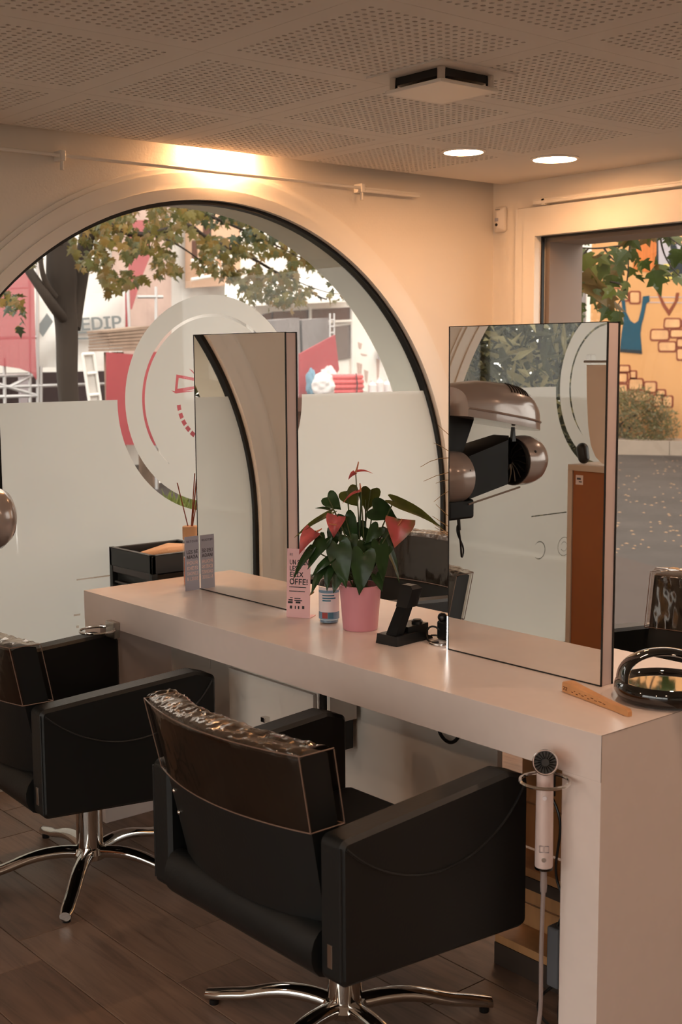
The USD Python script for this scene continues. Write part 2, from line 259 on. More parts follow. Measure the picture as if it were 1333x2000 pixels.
# ceiling: perforated square panels, plain margin
ce = struct('ceiling', 'white ceiling of square perforated acoustic panels', 'ceiling')
P, NH, HP = .739, 20, .0305
def perforated(trim=0.):
    vs, fs = [], []; n = 0; c8 = np.arange(8)*PI/4+PI/8; h = .0076
    sq = HP/2*np.array([[1, .4], [.4, 1], [-.4, 1], [-1, .4], [-1, -.4], [-.4, -1], [.4, -1], [1, -.4]])
    for i in range(NH):
        for j in range(NH):
            o = np.array([(i-NH/2+.5)*HP, (j-NH/2+.5)*HP])
            a, b = o+sq, o+h*np.c_[np.cos(c8), np.sin(c8)]; cor = o+HP/2*np.array([[1, 1], [-1, 1], [-1, -1], [1, -1]])
            v = np.vstack([np.c_[a, np.zeros(8)], np.c_[b, np.zeros(8)], np.c_[b, np.full(8, .0125)], np.c_[cor, np.zeros(4)]])
            k = np.arange(8); k1 = (k+1) % 8
            f = np.vstack([np.c_[k, k+8, k1], np.c_[k1, k+8, k1+8], np.c_[k+8, k+16, k1+8], np.c_[k1+8, k+16, k1+16], [[0, 1, 24], [2, 3, 25], [4, 5, 26], [6, 7, 27]]])
            f[-4:] = f[-4:][:, ::-1]; vs.append(v); fs.append(f+n); n += len(v)
    e, q = NH*HP/2, P/2-.0006
    m = [bx((-q, -q, 0), (-e, q-trim, .0125)), bx((e, -q, 0), (q, q-trim, .0125)), bx((-e, -q, 0), (e, -e, .0125)), bx((-e, e, 0), (e, q-trim, .0125))]
    return cat((np.vstack(vs), np.vstack(fs)), *m)
PX, PY = 2.512, 4.277; first = {}
for k in range(-2, 3):
    for j in range(0, 4):
        x, y = PX+k*P, PY-j*P; kind_ = j == 0
        if kind_ not in first:
            first[kind_] = p = obj('perforated_panel', perforated(.058 if kind_ else 0), 'ceil', ce, False, local=True)
            UsdGeom.Xformable(stage.GetPrimAtPath(p)).AddTranslateOp().Set(Gf.Vec3d(x, y, ZC))
        else:
            p = numbered(ce+'/perforated_panel'); m = UsdGeom.Mesh.Define(stage, p); m.GetPrim().GetReferences().AddInternalReference(first[kind_])
            m.GetPrim().GetAttribute('xformOp:translate').Set(Gf.Vec3d(x, y, ZC))
xl, xr, yb_ = PX-2*P-P/2, PX+2*P+P/2, PY-3*P-P/2; yt = PY+P/2
obj('plain_margin', cat(bx((xr, yb_, ZC), (XB, YA-.076, ZC+.0125)), bx((X0, yb_, ZC), (xl, YA-.076, ZC+.0125)), bx((X0, Y0, ZC), (XB, yb_, ZC+.0125))), 'ceil', ce)
obj('void_board', bx((X0, Y0, ZC+.03), (XB, YA-.07, ZC+.05)), 'void', ce)
obj('roof_slab', bx((X0-.2, Y0-.2, ZC+.12), (XB+.3, YA+.285, 2.98)), 'ceil', ce)

# arched windows: moulded ring frame, gasket, glass, frosted film
def arched_window(name, cx, label, film, logo=None):
    w = struct(name, label, 'window')
    ring = lambda a, b: arch_poly(cx, AR+b).difference(arch_poly(cx, AR+a, -.5)).intersection(sbox(cx-3, .06, cx+3, 4))
    obj('frame', cat(prism(ring(0, .05), .03, (0, YA+.006, 0), EX, EZ), prism(ring(.045, .115), .018, (0, YA+.002, 0), EX, EZ), prism(ring(.11, .135), .008, (0, YA+.001, 0), EX, EZ)), 'frame', w, 25)
    obj('gasket', prism(arch_poly(cx, AR+.002).difference(arch_poly(cx, AR-.017, .075)), .045, (0, YA+.05, 0), EX, EZ), 'gasket', w, 25)
    obj('glass', prism(arch_poly(cx, AR-.005, .065), .006, (0, YA+.03, 0), EX, EZ), 'glass', w, False)
    obj('outer_reveal', prism(arch_poly(cx, AR+.02).difference(arch_poly(cx, AR-.004, .08)), .222, (0, YA+.275, 0), EX, EZ), 'reveal', w, 25)
    obj('frosted_film', sheet(film, (0, YA+.0234, 0), EX, EZ), 'frost', w, False)
    return w
inner = arch_poly(ACX, AR-.019, .078)
DX, DZ, DR = 3.207, 1.562, .4624
film = inner.intersection(sbox(0, 0, 6, 1.572)).difference(circ(DX-.002, DZ-.007, .498))
for a, b, c, d in ((2.488, .822, 2.70, .828), (2.470, .672, 2.50, .68), (2.480, .62, 2.492, .63)): film = film.difference(sbox(a, b, c, d))
disc = circ(DX, DZ, DR).difference(arc_band(DX, DZ, .366, .379, -30, 228, 90, 8))
par = Polygon([(2.993, 1.592), (3.004, 1.675), (3.115, 1.656), (3.112, 1.612)]); disc = disc.difference(par.difference(Polygon([(3.008, 1.612), (3.016, 1.660), (3.100, 1.645), (3.098, 1.622)])))
disc = disc.difference(Polygon([(2.975, 1.606), (3.0, 1.592), (3.13, 1.603), (3.0, 1.600)])).difference(Polygon([(3.07, 1.70), (3.10, 1.672), (3.09, 1.690)]))
for a0 in (186, 197, 207, 217, 227): disc = disc.difference(arc_band(3.207, 1.562, .185, .205, a0, a0+7, 6))
arched_window('window_1', ACX, 'large arched window with frosted lower half and ring emblem', unary_union([film, disc]))
inner2 = arch_poly(WX2, AR-.019, .078); D2X = WX2+.005
film2 = inner2.intersection(sbox(-4, 0, 2, 1.572)).difference(circ(D2X-.002, DZ-.007, .498))
film2 = film2.difference(arc_band(-.235, .645, .047, .052, 40, 320, 40, 6)).difference(arc_band(-.452, .645, .052, .055, 0, 359, 48)).difference(arc_band(-.452, .645, .026, .028, 30, 330, 30)).difference(sbox(-.47, .842, -.165, .848))
disc2 = circ(D2X, DZ, DR).difference(arc_band(D2X, DZ, .366, .379, -48, 210, 90, 8))
arched_window('window_2', WX2, 'second arched window seen only in the tall mirrors', unary_union([film2, disc2]))

# street window in the right wall
w = struct('window_3', 'wide rectangular window onto the street', 'window'); EY = V3(0, 1, 0)     # EY x EZ = +X
def rect_ring(a, b): return sbox(B0-b, BZ0-b, B1+b, BZ1+b).difference(sbox(B0-a, BZ0-a, B1+a, BZ1+a))
obj('frame', cat(prism(rect_ring(-.002, .075), .05, (XB-.046, 0, 0), EY, EZ), prism(rect_ring(.07, .145), .03, (XB-.028, 0, 0), EY, EZ)), 'frame', w)
obj('joint_line', cat(prism(rect_ring(.1445, .149), .010, (XB-.008, 0, 0), EY, EZ), prism(rect_ring(.073, .0765), .004, (XB-.030, 0, 0), EY, EZ)), 'seam', w)
obj('gasket', prism(rect_ring(-.011, .004), .018, (XB+.004, 0, 0), EY, EZ), 'gasket', w)
obj('glass', prism(rect_ring(0, .01).union(sbox(B0, BZ0, B1, BZ1)), .006, (XB+.02, 0, 0), EY, EZ), 'glass', w, False)
obj('outer_jamb', prism(rect_ring(-.03, .003), .26, (XB+.04, 0, 0), EY, EZ), 'jamb', w)

w = struct('window_4', 'shop front glazing at the far left of the room, outside the picture', 'window')
obj('glass', bx((X0-.11, -2.4, .1), (X0-.104, 3.4, 2.5)), 'glass', w)
for y in (-2.4, -.97, .46, 1.9, 3.35): obj('mullion', bx((X0-.14, y, .1), (X0-.07, y+.05, 2.5)), 'frame', w)
# curtain rails
t = thing('curtain_rail', 'long thin white curtain rail over the arched window', 'curtain rail', (1.8, YA-.05, 2.54))
obj('track', cat(bx((-.4, YA-.052, 2.540), (4.41, YA-.034, 2.553), .003), bx((4.04, YA-.056, 2.528), (4.40, YA-.032, 2.541), .003)), 'frame', t)
for x in (.6, 2.447, 4.025): obj('bracket', cat(bx((x-.012, YA-.06, 2.525), (x+.012, YA, 2.566), .004), cyl((x, YA-.045, 2.49), (x, YA-.045, 2.53), .008, 10)), 'frame', t)
t = thing('curtain_rail', 'white curtain rail over the rectangular street window', 'curtain rail', (XB-.05, 3, 2.51))
obj('track', cat(bx((XB-.055, 1.0, 2.506), (XB-.03, 4.34, 2.522), .003), bx((XB-.05, 1.0, 2.522), (XB-.04, 4.34, 2.53))), 'frame', t)
for y in (1.6, 4.28): obj('bracket', bx((XB-.05, y-.012, 2.5), (XB, y+.012, 2.535), .003), 'frame', t)

# motion sensor
t = thing('motion_sensor', 'small white motion sensor on the wall by the corner', 'sensor', (XB, 4.6, 2.455))
obj('body', spheres([(XB-.012, y, z) for y in (4.575, 4.625) for z in (2.405, 2.51)]+[(XB-.03, 4.6, z) for z in (2.42, 2.49)], [.014]*4+[.014]*2), 'white', t)
obj('lens', bx((XB-.046, 4.588, 2.445), (XB-.042, 4.612, 2.462), .002), 'greypaper', t); obj('camera_eye', ball((XB-.043, 4.6, 2.428), .008), 'black', t)
obj('slot', bx((XB-.036, 4.585, 2.505), (XB-.03, 4.615, 2.508)), 'inkgrey', t)

# ceiling diffuser
t = thing('air_diffuser', 'square plate air diffuser hanging under the ceiling', 'air diffuser', (2.915, 2.955, ZC))
q = .128; obj('neck', bx((2.915-.105, 2.955-.105, ZC-.03), (2.915+.105, 2.955+.105, ZC+.001)), 'gasket', t)
obj('flange', prism(Point(0, 0).buffer(.17, 1).envelope.difference(sbox(-.105, -.105, .105, .105)), .006, (2.915, 2.955, ZC-.006), V3(1, 0, 0), V3(0, 1, 0)), 'ceil', t)
for a in (-1, 1):
    for b in (-1, 1): obj('corner_post', cyl((2.915+a*.108, 2.955+b*.108, ZC-.048), (2.915+a*.108, 2.955+b*.108, ZC), .013, 16), 'chrome', t)
obj('plate', bx((2.915-q, 2.955-q, ZC-.056), (2.915+q, 2.955+q, ZC-.044), .004), 'white', t)

# downlights
def downlight(x, y, r, label, z=ZC, group=None, lens='lens'):
    t = thing('ceiling_light', label, 'ceiling light', (x, y, z), group=group)
    obj('trim_ring', lathe([(r, z+.002), (r+.012, z), (r+.012, z-.004), (r, z-.008)], (x, y, 0), 40, ring=True), 'trim', t)
    obj('lens', lathe([(.001, z-.007), (r*.8, z-.007), (r, z-.005), (r, z+.004), (.001, z+.004)], (x, y, 0), 40), lens, t)
downlight(4.039, 3.956, .086, 'round glowing ceiling light nearer the air diffuser')
downlight(4.511, 3.842, .098, 'round glowing ceiling light nearest the street window')
t = thing('ceiling_light', 'hidden slot lamp washing the wall above the arch', 'ceiling light', (3.2, 4.625, ZC+.03))
obj('housing', bx((3.05, 4.597, ZC+.052), (3.40, 4.655, ZC+.075)), 'trim', t); obj('lens', bx((3.12, 4.605, ZC+.038), (3.33, 4.648, ZC+.052), .003), 'lens_spot', t)
for x, y in ((-.9, 3.4), (-.9, 1.0), (.6, .4), (2.50, 1.50), (3.9, .9)): downlight(x, y, .075, 'round ceiling light outside the picture', group='ceiling lights behind the camera', lens='lens_room')

# ================================================================ the styling counter
CX, CXB, CY0, CY1, CZ, AP = 2.252, 2.974, 1.754, 4.189, .88, .7676
LT = .1151
t = thing('styling_counter', 'long white laminate styling counter with thick legs', 'counter', (CX, CY0, 0))
obj('worktop', bx((CX, CY0+.0003, AP), (CXB, CY1, CZ), .0012), 'lam', t)
obj('end_panel', bx((CX+.0006, CY0, 0), (CXB-.0006, CY0+LT, CZ-.0012), .001), 'lam', t)
obj('end_panel', bx((CX+.0006, CY1-LT, 0), (CXB-.0006, CY1-.0006, AP), .001), 'lam', t)
obj('edge_joint', cat(bx((CX-.0003, CY0-.0006, AP), (CX+.0006, CY0+.0004, CZ)), bx((CX, CY0-.0005, CZ-.0012), (CXB, CY0+.0003, CZ-.0002))), 'lamedge', t)
obj('modesty_panel', bx((2.56, 2.36, .33), (2.58, CY1-LT, AP)), 'white', t)

t = thing('cable_cubby', 'open oak cubby with shelves under the near end of the counter', 'cabinet', (2.66, 2.1, 0))
for z0, z1 in ((.02, .155), (.16, .285), (.33, .46), (.465, .60), (.605, AP-.001)): obj('oak_plank', bx((2.665, CY0+LT, z0), (2.68, 2.36, z1), .002), 'oak', t)
obj('shelf', bx((2.555, CY0+LT+.001, .30), (2.664, 2.359, .325), .002), 'oak', t); obj('shelf', bx((2.555, CY0+LT+.001, .065), (2.664, 2.359, .09), .002), 'oak', t)
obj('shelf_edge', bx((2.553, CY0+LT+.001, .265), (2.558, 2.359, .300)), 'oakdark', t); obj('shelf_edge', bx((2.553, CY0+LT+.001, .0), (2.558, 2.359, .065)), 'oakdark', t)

t = thing('drawer_unit', 'small white drawer unit hung under the counter', 'drawer', (2.40, 3.23, .48))
obj('carcass', bx((2.415, 2.99, .50), (2.555, 3.46, .70), .002), 'white', t)
d = obj('drawer_front', bx((2.398, 2.995, .50), (2.413, 3.455, .695), .002), 'white', t); obj('knob', bx((2.375, 3.222, .556), (2.398, 3.245, .574), .003), 'chrome', d)
obj('bracket', bx((2.43, 2.95, .6), (2.54, 2.965, AP-.001)), 'white', t); obj('bracket', bx((2.42, 2.968, .5), (2.54, 2.988, AP-.001)), 'gasket', t)

# outlets, cables, rings under the counter
t = thing('dryer_ring', 'chrome dryer ring under the far end of the counter', 'dryer holder', (2.2, 3.96, .76))
def ringm(c, r, q, n=40):
    a = np.linspace(0, 2*PI, n); return tube(np.c_[c[0]+r*np.cos(a), c[1]+r*np.sin(a), np.full(n, c[2])], q, 8, False)
obj('ring', ringm((2.175, 3.955, .775), .062, .0045), 'chrome', t); obj('bracket', bx((2.225, 3.925, .74), (2.251, 3.985, .80), .004), 'steel', t)
t = thing('dryer_ring', 'chrome dryer ring holding the slim hair dryer', 'dryer holder', (2.2, 1.87, .75))
obj('ring', ringm((2.19, 1.868, .757), .058, .0045), 'chrome', t); obj('bracket', bx((2.245, 1.885, .70), (2.251, 1.925, .79), .003), 'black', t)
single('wall_socket', cat(bx((2.554, 3.80, .60), (2.5595, 3.90, .70), .002), ringm((2.552, 3.85, .65), .02, .002)), 'white', 'white socket plate on the panel under the far counter end', 'socket')
single('hanging_cable', tube(spline([(2.55, 2.545, .768), (2.535, 2.552, .70), (2.53, 2.565, .65), (2.53, 2.525, .625), (2.53, 2.49, .645), (2.54, 2.485, .70), (2.55, 2.475, .768)], 40), .0055, 8), 'black', 'looped black cable hanging under the counter', 'cable')
single('appliance_cable', tube(spline([(2.40, 2.075, .766), (2.37, 2.03, .68), (2.36, 1.965, .60), (2.37, 1.975, .42), (2.38, 1.925, .33), (2.38, 1.955, .16), (2.37, 1.945, .01)], 50), .0035, 8), 'black', 'thin black cable running down behind the front chair', 'cable')
t = thing('power_strip', 'grey power strip with plugs on the oak cubby', 'power strip', (2.64, 2.12, .26))
obj('strip', bx((2.635, 1.90, .215), (2.664, 2.17, .275), .004), 'sock', t); obj('plug', bx((2.61, 2.10, .23), (2.64, 2.145, .268), .004), 'labelw', t); obj('plug', bx((2.61, 1.98, .23), (2.64, 2.03, .268), .004), 'labelw', t)
t = thing('power_adapter', 'dark grey power adapter hanging below the power strip', 'adapter', (2.58, 2.10, .05))
obj('block', bx((2.50, 2.08, .045), (2.545, 2.12, .215), .006), 'sock', t); obj('lead', tube(spline([(2.52, 2.1, .21), (2.56, 2.1, .25), (2.61, 2.11, .25)], 16), .004, 8), 'black', t)
obj('lead', tube(spline([(2.52, 2.1, .05), (2.46, 2.11, .015), (2.40, 2.02, .008), (2.36, 1.90, .008)], 20), .004, 8), 'black', t)

# slim hair dryer in its ring
t = thing('hair_dryer', 'slim pale pink hair dryer hanging in the ring at the near counter end', 'hair dryer', (2.19, 1.868, .55))
hx, hy = 2.19, 1.868
obj('handle', lathe([(.001, .547), (.0205, .547), (.0215, .552), (.0205, .70), (.0195, .775), (.0185, .79), (.001, .795)], (hx, hy, 0), 32), 'silver_pink', t)
dn = -V3(hx, hy, 0)/np.hypot(hx, hy)*.86+V3(0, 0, .35); dn /= np.linalg.norm(dn); hc = V3(hx, hy, .80)
def disc_along(prof, c, axis, n=36, cap=True):
    axis = axis/np.linalg.norm(axis); a = np.cross(axis, [0, 0, 1.]); a /= np.linalg.norm(a); b = np.cross(axis, a); an = np.arange(n)*2*PI/n
    return loft([c+axis*z+r*(np.cos(an)[:, None]*a+np.sin(an)[:, None]*b) for r, z in prof], cap)
obj('head', disc_along([(.001, -.05), (.020, -.048), (.028, -.035), (.0295, .01), (.0295, .022), (.0285, .026), (.027, .026), (.0268, .016), (.001, .016)], hc, dn), 'silver_pink', t)
obj('filter_ring', disc_along([(.0288, .012), (.0302, .013), (.0302, .024), (.0285, .0268), (.0288, .012)], hc, dn, cap=False), 'steel', t)
obj('fan_hub', disc_along([(.001, .0175), (.0262, .0175), (.0262, .0165)], hc, dn), 'black', t)
a_ = np.cross(dn, [0, 0, 1.]); a_ /= np.linalg.norm(a_); b_ = np.cross(dn, a_)
for k in range(18):
    an = k*2*PI/18; e = math.cos(an)*a_+math.sin(an)*b_; s = np.cross(dn, e)
    obj('fan_blade', hull([hc+dn*z+e*r+s*(o+q) for r, o in ((.009, 0), (.0255, .003)) for q, z in ((-.0011, .018), (.0011, .0225))]), 'steel', t, False)
hd = -V3(hx, hy, 0)/np.hypot(hx, hy); side = np.cross(hd, [0, 0, 1.])
obj('power_button', disc_along([(.001, .0222), (.005, .0222), (.0052, .019)], V3(hx, hy, .722), hd), 'labelw', t)
obj('mode_button', disc_along([(.001, .0225), (.0055, .0225), (.0058, .019)], V3(hx, hy, .572), hd), 'chrome', t)
for s in (-.0062, .0062):
    for lo, hi in (((-.005, -.008), (.005, -.0074)), ((-.005, .0074), (.005, .008)), ((-.005, -.008), (-.0046, .008)), ((.0046, -.008), (.005, .008))):
        obj('switch_mark', hull([V3(hx, hy, .598)+hd*z+side*(s+x)+EZ*y for x in (lo[0], hi[0]) for y in (lo[1], hi[1]) for z in (.0195, .0217)]), 'inkgrey', t, False)
obj('base_ring', lathe([(.001, .543), (.0215, .543), (.0218, .549), (.0205, .549)], (hx, hy, 0), 32), 'darkchrome', t)
cb = obj('power_cord', cat(lathe([(.001, .545), (.007, .543), (.0085, .50), (.0075, .485), (.001, .483)], (hx, hy, 0), 16), tube(spline([(hx, hy, .49), (hx, hy+.003, .40), (hx+.005, hy+.008, .25), (hx+.01, hy+.022, .12), (hx+.012, hy+.024, -.0+.02), (hx+.05, hy-.03, .006), (hx+.16, hy-.02, .006)], 40), .0052, 10)), 'cable', t)

# ================================================================ tall double mirrors on the counter
def tall_mirror(y0, y1, label, both=False):
    t = thing('styling_mirror', label, 'mirror', (2.613, (y0+y1)/2, CZ)); z0, z1 = CZ+.001, 1.831
    obj('core_panel', bx((2.595, y0+.003, z0), (2.637, y1-.003, z1-.004)), 'pinkpost', t)
    obj('mirror_glass', bx((2.591, y0+.0015, z0+.0025), (2.5945, y1-.0015, z1-.0015)), 'mirror', t)
    obj('mirror_glass', bx((2.6375, y0+.0015, z0+.0025), (2.641, y1-.0015, z1-.0015)), 'mirror', t)
    e = lambda x: cat(bx((x-.0005, y0, z0), (x+.0045, y0+.003, z1)), bx((x-.0005, y1-.003, z0), (x+.0045, y1, z1)), bx((x-.0005, y0, z1-.002), (x+.0045, y1, z1)), bx((x-.0005, y0, z0), (x+.0045, y1, z0+.003)))
    obj('edge_trim', e(2.5905), 'gasket', t); obj('edge_trim', e(2.637), 'gasket', t)
    obj('top_cap', bx((2.595, y0+.003, z1-.004), (2.637, y1-.003, z1-.001)), 'gasket', t)
    obj('light_strip', bx((2.5885, y1+.0002, z0+.002), (2.5925, y1+.0025, z0+.10)), 'led', t); both and obj('light_strip', bx((2.5885, y0-.0025, z0+.002), (2.5925, y0-.0002, z0+.10)), 'led', t)
    return t
tall_mirror(2.023, 2.592, 'tall frameless mirror on the counter behind the black hand mirror')
tall_mirror(3.366, 3.922, 'tall frameless mirror on the counter between the two leaflets', True)

# ================================================================ salon chairs
def hullprism(poly, ys, inset):
    """a convex (x, z) outline swept along y with softened edges"""
    g = Polygon(poly); pts = []
    for y, i in zip(ys, inset):
        q = g.buffer(-i, join_style=1) if i else g; pts += [(x, y, z) for x, z in q.exterior.coords]
    return hull(pts)
def arm_outline():
    p = Polygon([(-.349, .362), (-.349, .700), (.19, .738), (.262, .715), (.262, .335), (.25, .325)]); return list(p.buffer(-.022).buffer(.022, 6).exterior.coords)
def back_x(u, z): return -.418+.055*u*u-.215*(z-.70)*(1+.0*u)
def back_rings(z0, z1, th, wid, grow=0., n=29, wr=0.):
    rings = []; m = 40
    for u in np.linspace(-1, 1, n):
        loop = []; r = .022
        zs = np.linspace(z0, z1, 12); tq = np.linspace(0, th, 10)[1:-1]
        prof = [(0, z) for z in zs]+[(q_, z1+.007*math.sin(PI*q_/th)**.6) for q_ in tq]+[(th, z) for z in zs[::-1]]+[(th*.66, z0), (th*.33, z0)]
        for d, z in prof:
            e = 1-.10*max(0, abs(u)-.93)/.07
            x = back_x(u, z)+th/2+(d-th/2)*e+(grow*(1 if d > th/2 else -1) if 0 < 1 else 0)
            y = u*(wid+.012*(z-.7)/.2)
            pt = np.array([x, y, z+(.004*(1-abs(u)) if z > z1-.001 else 0)])
            if wr:
                q = pt*np.array([30, 60, 40]); a = meshkit.fbm(q[None]*.7, 3, 5)[0]-.5; b = abs(meshkit.fbm(np.array([[pt[0]*12, pt[1]*40+pt[0]*90, pt[2]*9]]), 2, 9)[0]-.5)
                top = 1.0 if z > z1-.012 else .35
                pt = pt+np.array([(1 if d > th/2 else -1)*a*wr*.5, 0, 0])+np.array([0, 0, top*(wr*1.6*(a+.5-b*2.2))*(1 if z > z1-.012 else .0)])
            loop.append(pt)
        rings.append(loop)
    return rings
def make_chair(label, loc, rz, base_rot, lift=0.):
    t = thing('salon_chair', label, 'chair', loc, rz, 'black salon chairs with vinyl covered backs'); L = dict(parent=t, local=True)
    up = lambda m: (arr(m)[0]+V3(0, 0, lift), arr(m)[1])
    for s in (1, -1):
        ys = [s*y for y in (.306, .316, .376, .386)]
        a = obj('arm', up(hullprism(arm_outline(), ys, (.010, 0, 0, .010))), 'leather', smooth=35, **L)
        c = spline([(-.335, s*.3868, .682), (-.22, s*.3868, .60), (-.02, s*.3868, .555), (.14, s*.3868, .60), (.245, s*.3868, .70)], 30)
        obj('piping', up(tube(c, .0035, 6)), 'piping', a, local=True)
        obj('piping', up(tube([(-.3475, s*.380, .38), (-.3475, s*.380, .685)], .003, 6)), 'piping', a, local=True)
        obj('brand_tag', up(bx((-.352, s*.345-.008, .40), (-.348, s*.345+.008, .455), .001)), 'steel', a, local=True) if s < 0 else None
    obj('seat', up(cat(bx((-.27, -.303, .42), (.27, .303, .515), .03), bx((-.28, -.303, .37), (.25, .303, .43), .01))), 'leather', smooth=40, **L)
    obj('rear_rail', up(hull([(x, y, z) for y in (-.303, .303) for x, z in np.c_[-.325+.045*np.cos(np.linspace(0, 2*PI, 16)), .415+.06*np.sin(np.linspace(0, 2*PI, 16))]])), 'leather', smooth=40, **L)
    b = obj('backrest', up(loft(back_rings(.47, .878, .085, .295))), 'leather', smooth=45, **L)
    for z in (.60, .66): obj('bolt', up(ball((back_x(.80, z)-.001, .236, z), .006, 1)), 'chrome', b, local=True)
    c = obj('vinyl_cover', up(loft(back_rings(.700, .890, .088, .302, .005, 121, .006), False)), 'plastic', smooth=60, label='clear wrinkled vinyl cover', **L)
    def edge(z, d, g=.0055): return np.array([(back_x(u, z)+d+g*(1 if d > .05 else -1), u*(.303+.012*(z-.7)/.2), z) for u in np.linspace(-1, 1, 24)])
    sm = [tube(edge(.703, 0), .0017, 5), tube(edge(.703, .088), .0017, 5), tube(edge(.890, 0), .0017, 5)]
    for u in (-1, 1):
        sm.append(tube([(back_x(u, z)-.0055, u*(.304+.012*(z-.7)/.2), z) for z in np.linspace(.703, .89, 10)], .0017, 5)); sm.append(tube([(back_x(u, z)+.0935, u*(.304+.012*(z-.7)/.2), z) for z in np.linspace(.703, .885, 10)], .0016, 5))
        sm.append(tube([(back_x(u, .703)+d, u*.304, .703) for d in np.linspace(-.0055, .0935, 8)], .0017, 5)); sm.append(tube([(back_x(u, .89)+d, u*.316, .889) for d in np.linspace(-.0055, .0935, 8)], .0018, 5))
    obj('welded_seam', up(cat(*sm)), 'seam', c, local=True)
    obj('seat_plate', up(bx((-.13, -.11, .345), (.13, .11, .372), .004)), 'black', **L)
    obj('column', lathe([(.001, .085), (.045, .085), (.045, .30+lift*.6), (.047, .302+lift*.6), (.030, .304+lift*.6), (.030, .372+lift), (.001, .372+lift)], (-.035, -.025, 0), n=40), 'chrome', smooth=35, **L)
    obj('hub', lathe([(.001, .05), (.055, .055), (.062, .075), (.052, .092), (.001, .094)], (-.035, -.025, 0), n=36), 'chrome', **L)
    for k in range(5):
        a = math.radians(base_rot+72*k)-rz; d = V3(math.cos(a), math.sin(a), 0); s = V3(-d[1], d[0], 0)
        r = []
        for q in np.linspace(0, 1, 14):
            c0 = V3(-.035, -.025, 0)+d*(.04+.365*q)+EZ*(.076+.014*math.sin(PI*min(1, q*1.5))-.052*q**1.6); w, h = .026-.003*q, .022-.007*q
            if q > .93: w *= .8
            an = np.arange(14)*2*PI/14; r.append(c0+np.cos(an)[:, None]*w*s+np.sin(an)[:, None]*h*EZ)
        l = obj('base_leg', loft(r), 'chrome', smooth=50, **L); obj('glide', lathe([(.001, .0), (.013, .0), (.014, .015), (.001, .018)], V3(-.035, -.025, 0)+d*.385, 16), 'black', l, local=True)
    return t
CH1 = (2.022, 2.385, 0); CH2 = (2.047, 3.739, 0)
c1 = make_chair('black salon chair nearest the camera, its back turned', CH1, .005, 118)
make_chair('black salon chair at the left, tucked under the far counter end', (2.025, 3.735, 0), -.058, -130)
c3 = make_chair('black salon chair across the counter behind the flowering plant', (3.235, 3.70, 0), PI+.03, 20, .115)
dup(c3, (3.245, 2.27, 0), PI-.02, 'black salon chair across the counter at the right edge')

# ================================================================ hood dryer stand (processor)
t = thing('hood_dryer_stand', 'taupe and black hood dryer stand behind the left chair', 'hair processor', (1.42, 3.74, 0))
def ell(cx, cy, cz, ax, n=24):      # ring in the y-z plane
    a = np.arange(n)*2*PI/n; return np.c_[np.full(n, cx), cy+ax*np.cos(a), cz+ax*np.sin(a)]
def endcap(x0, s, z, zz, name_l=None):     # domed shell whose open face looks along -s
    pr = [(.085, 0), (.104, .004), (.107, .05), (.106, .08), (.098, .115), (.078, .145), (.045, .163), (.001, .168)]
    p = obj('end_shell', loft([ell(x0+s*d, 3.6, z+(zz-z)*d/.168, r, 32) for r, d in pr]), 'taupe', t, 40); return p
e = endcap(1.205, -1, 1.302, 1.306)
obj('vent_screw', ball((1.165, 3.505, 1.345), .007, 1), 'black', e)
g = obj('fan_rim', cat(tube([(1.207, 3.6+.092*math.cos(a), 1.302+.092*math.sin(a)) for a in np.linspace(0, 2*PI, 40)], .010, 8, False), loft([ell(1.212, 3.6, 1.302, .001), ell(1.210, 3.6, 1.302, .09)], False)), 'dark_shell', t)
for k in range(16):
    a = k*2*PI/16; obj('fan_spoke', tube([(1.216, 3.6+.012*math.cos(a), 1.302+.012*math.sin(a)), (1.218, 3.6+.05*math.cos(a+.25), 1.302+.05*math.sin(a+.25)), (1.215, 3.6+.088*math.cos(a+.45), 1.302+.088*math.sin(a+.45))], .003, 5), 'steel', t)
obj('fan_hub', lathe([(.001, 0), (.014, 0), (.012, .008), (.001, .01)], (1.212, 3.6, 1.302), 16, 'x'), 'darkchrome', t)
e = endcap(1.53, 1, 1.258, 1.268); obj('vent_screw', ball((1.56, 3.505, 1.29), .007, 1), 'black', e)
obj('lamp_bar', hull([(x, y, z) for x, zc, hh in ((1.225, 1.312, .100), (1.53, 1.262, .098)) for y in (3.60, 3.69) for z in (zc-hh, zc+hh)]+[(x, 3.535, z) for x, z in ((1.30, 1.40), (1.30, 1.215), (1.53, 1.345), (1.53, 1.17))]), 'dark_shell', t)
obj('reflector_edge', tube([(1.225, 3.535, 1.198), (1.54, 3.53, 1.15)], .004, 6), 'steel', t)
obj('lever', hull([(1.247+q, 3.55, z) for q, z in ((-.012, 1.39), (.012, 1.39), (-.004, 1.45), (.003, 1.45))]+[(1.247+q, 3.565, z) for q, z in ((-.012, 1.39), (.012, 1.39), (-.004, 1.45), (.003, 1.45))]), 'black', t)
rs = []
for q in np.r_[np.linspace(0, .85, 20), np.linspace(.88, 1, 8)]:
    x = 1.60-.53*q; zb = 1.540-.085*q; ht = np.interp(q, [0, .08, .32, .55, .70, .82, .90, .95, .985, 1], [.085, .105, .135, .145, .142, .125, .098, .070, .040, .012]); wd = np.interp(q, [0, .3, .6, .8, .9, .96, 1], [.125, .145, .14, .115, .085, .055, .012])
    an = np.linspace(0, PI, 17); ring = [(x, 3.6+wd*math.copysign(abs(math.cos(a))**.8, math.cos(a)), zb+ht*math.sin(a)**.75) for a in an]+[(x, 3.6-wd*c, zb-.030) for c in (1, .5, 0, -.5, -1)]; rs.append(ring)
h = obj('hood', loft(rs), 'taupe', t, 50)
HQ = np.linspace(0, .995, 40); HW = np.interp(HQ, [0, .3, .6, .8, .9, .96, 1], [.125, .145, .14, .115, .085, .055, .012])
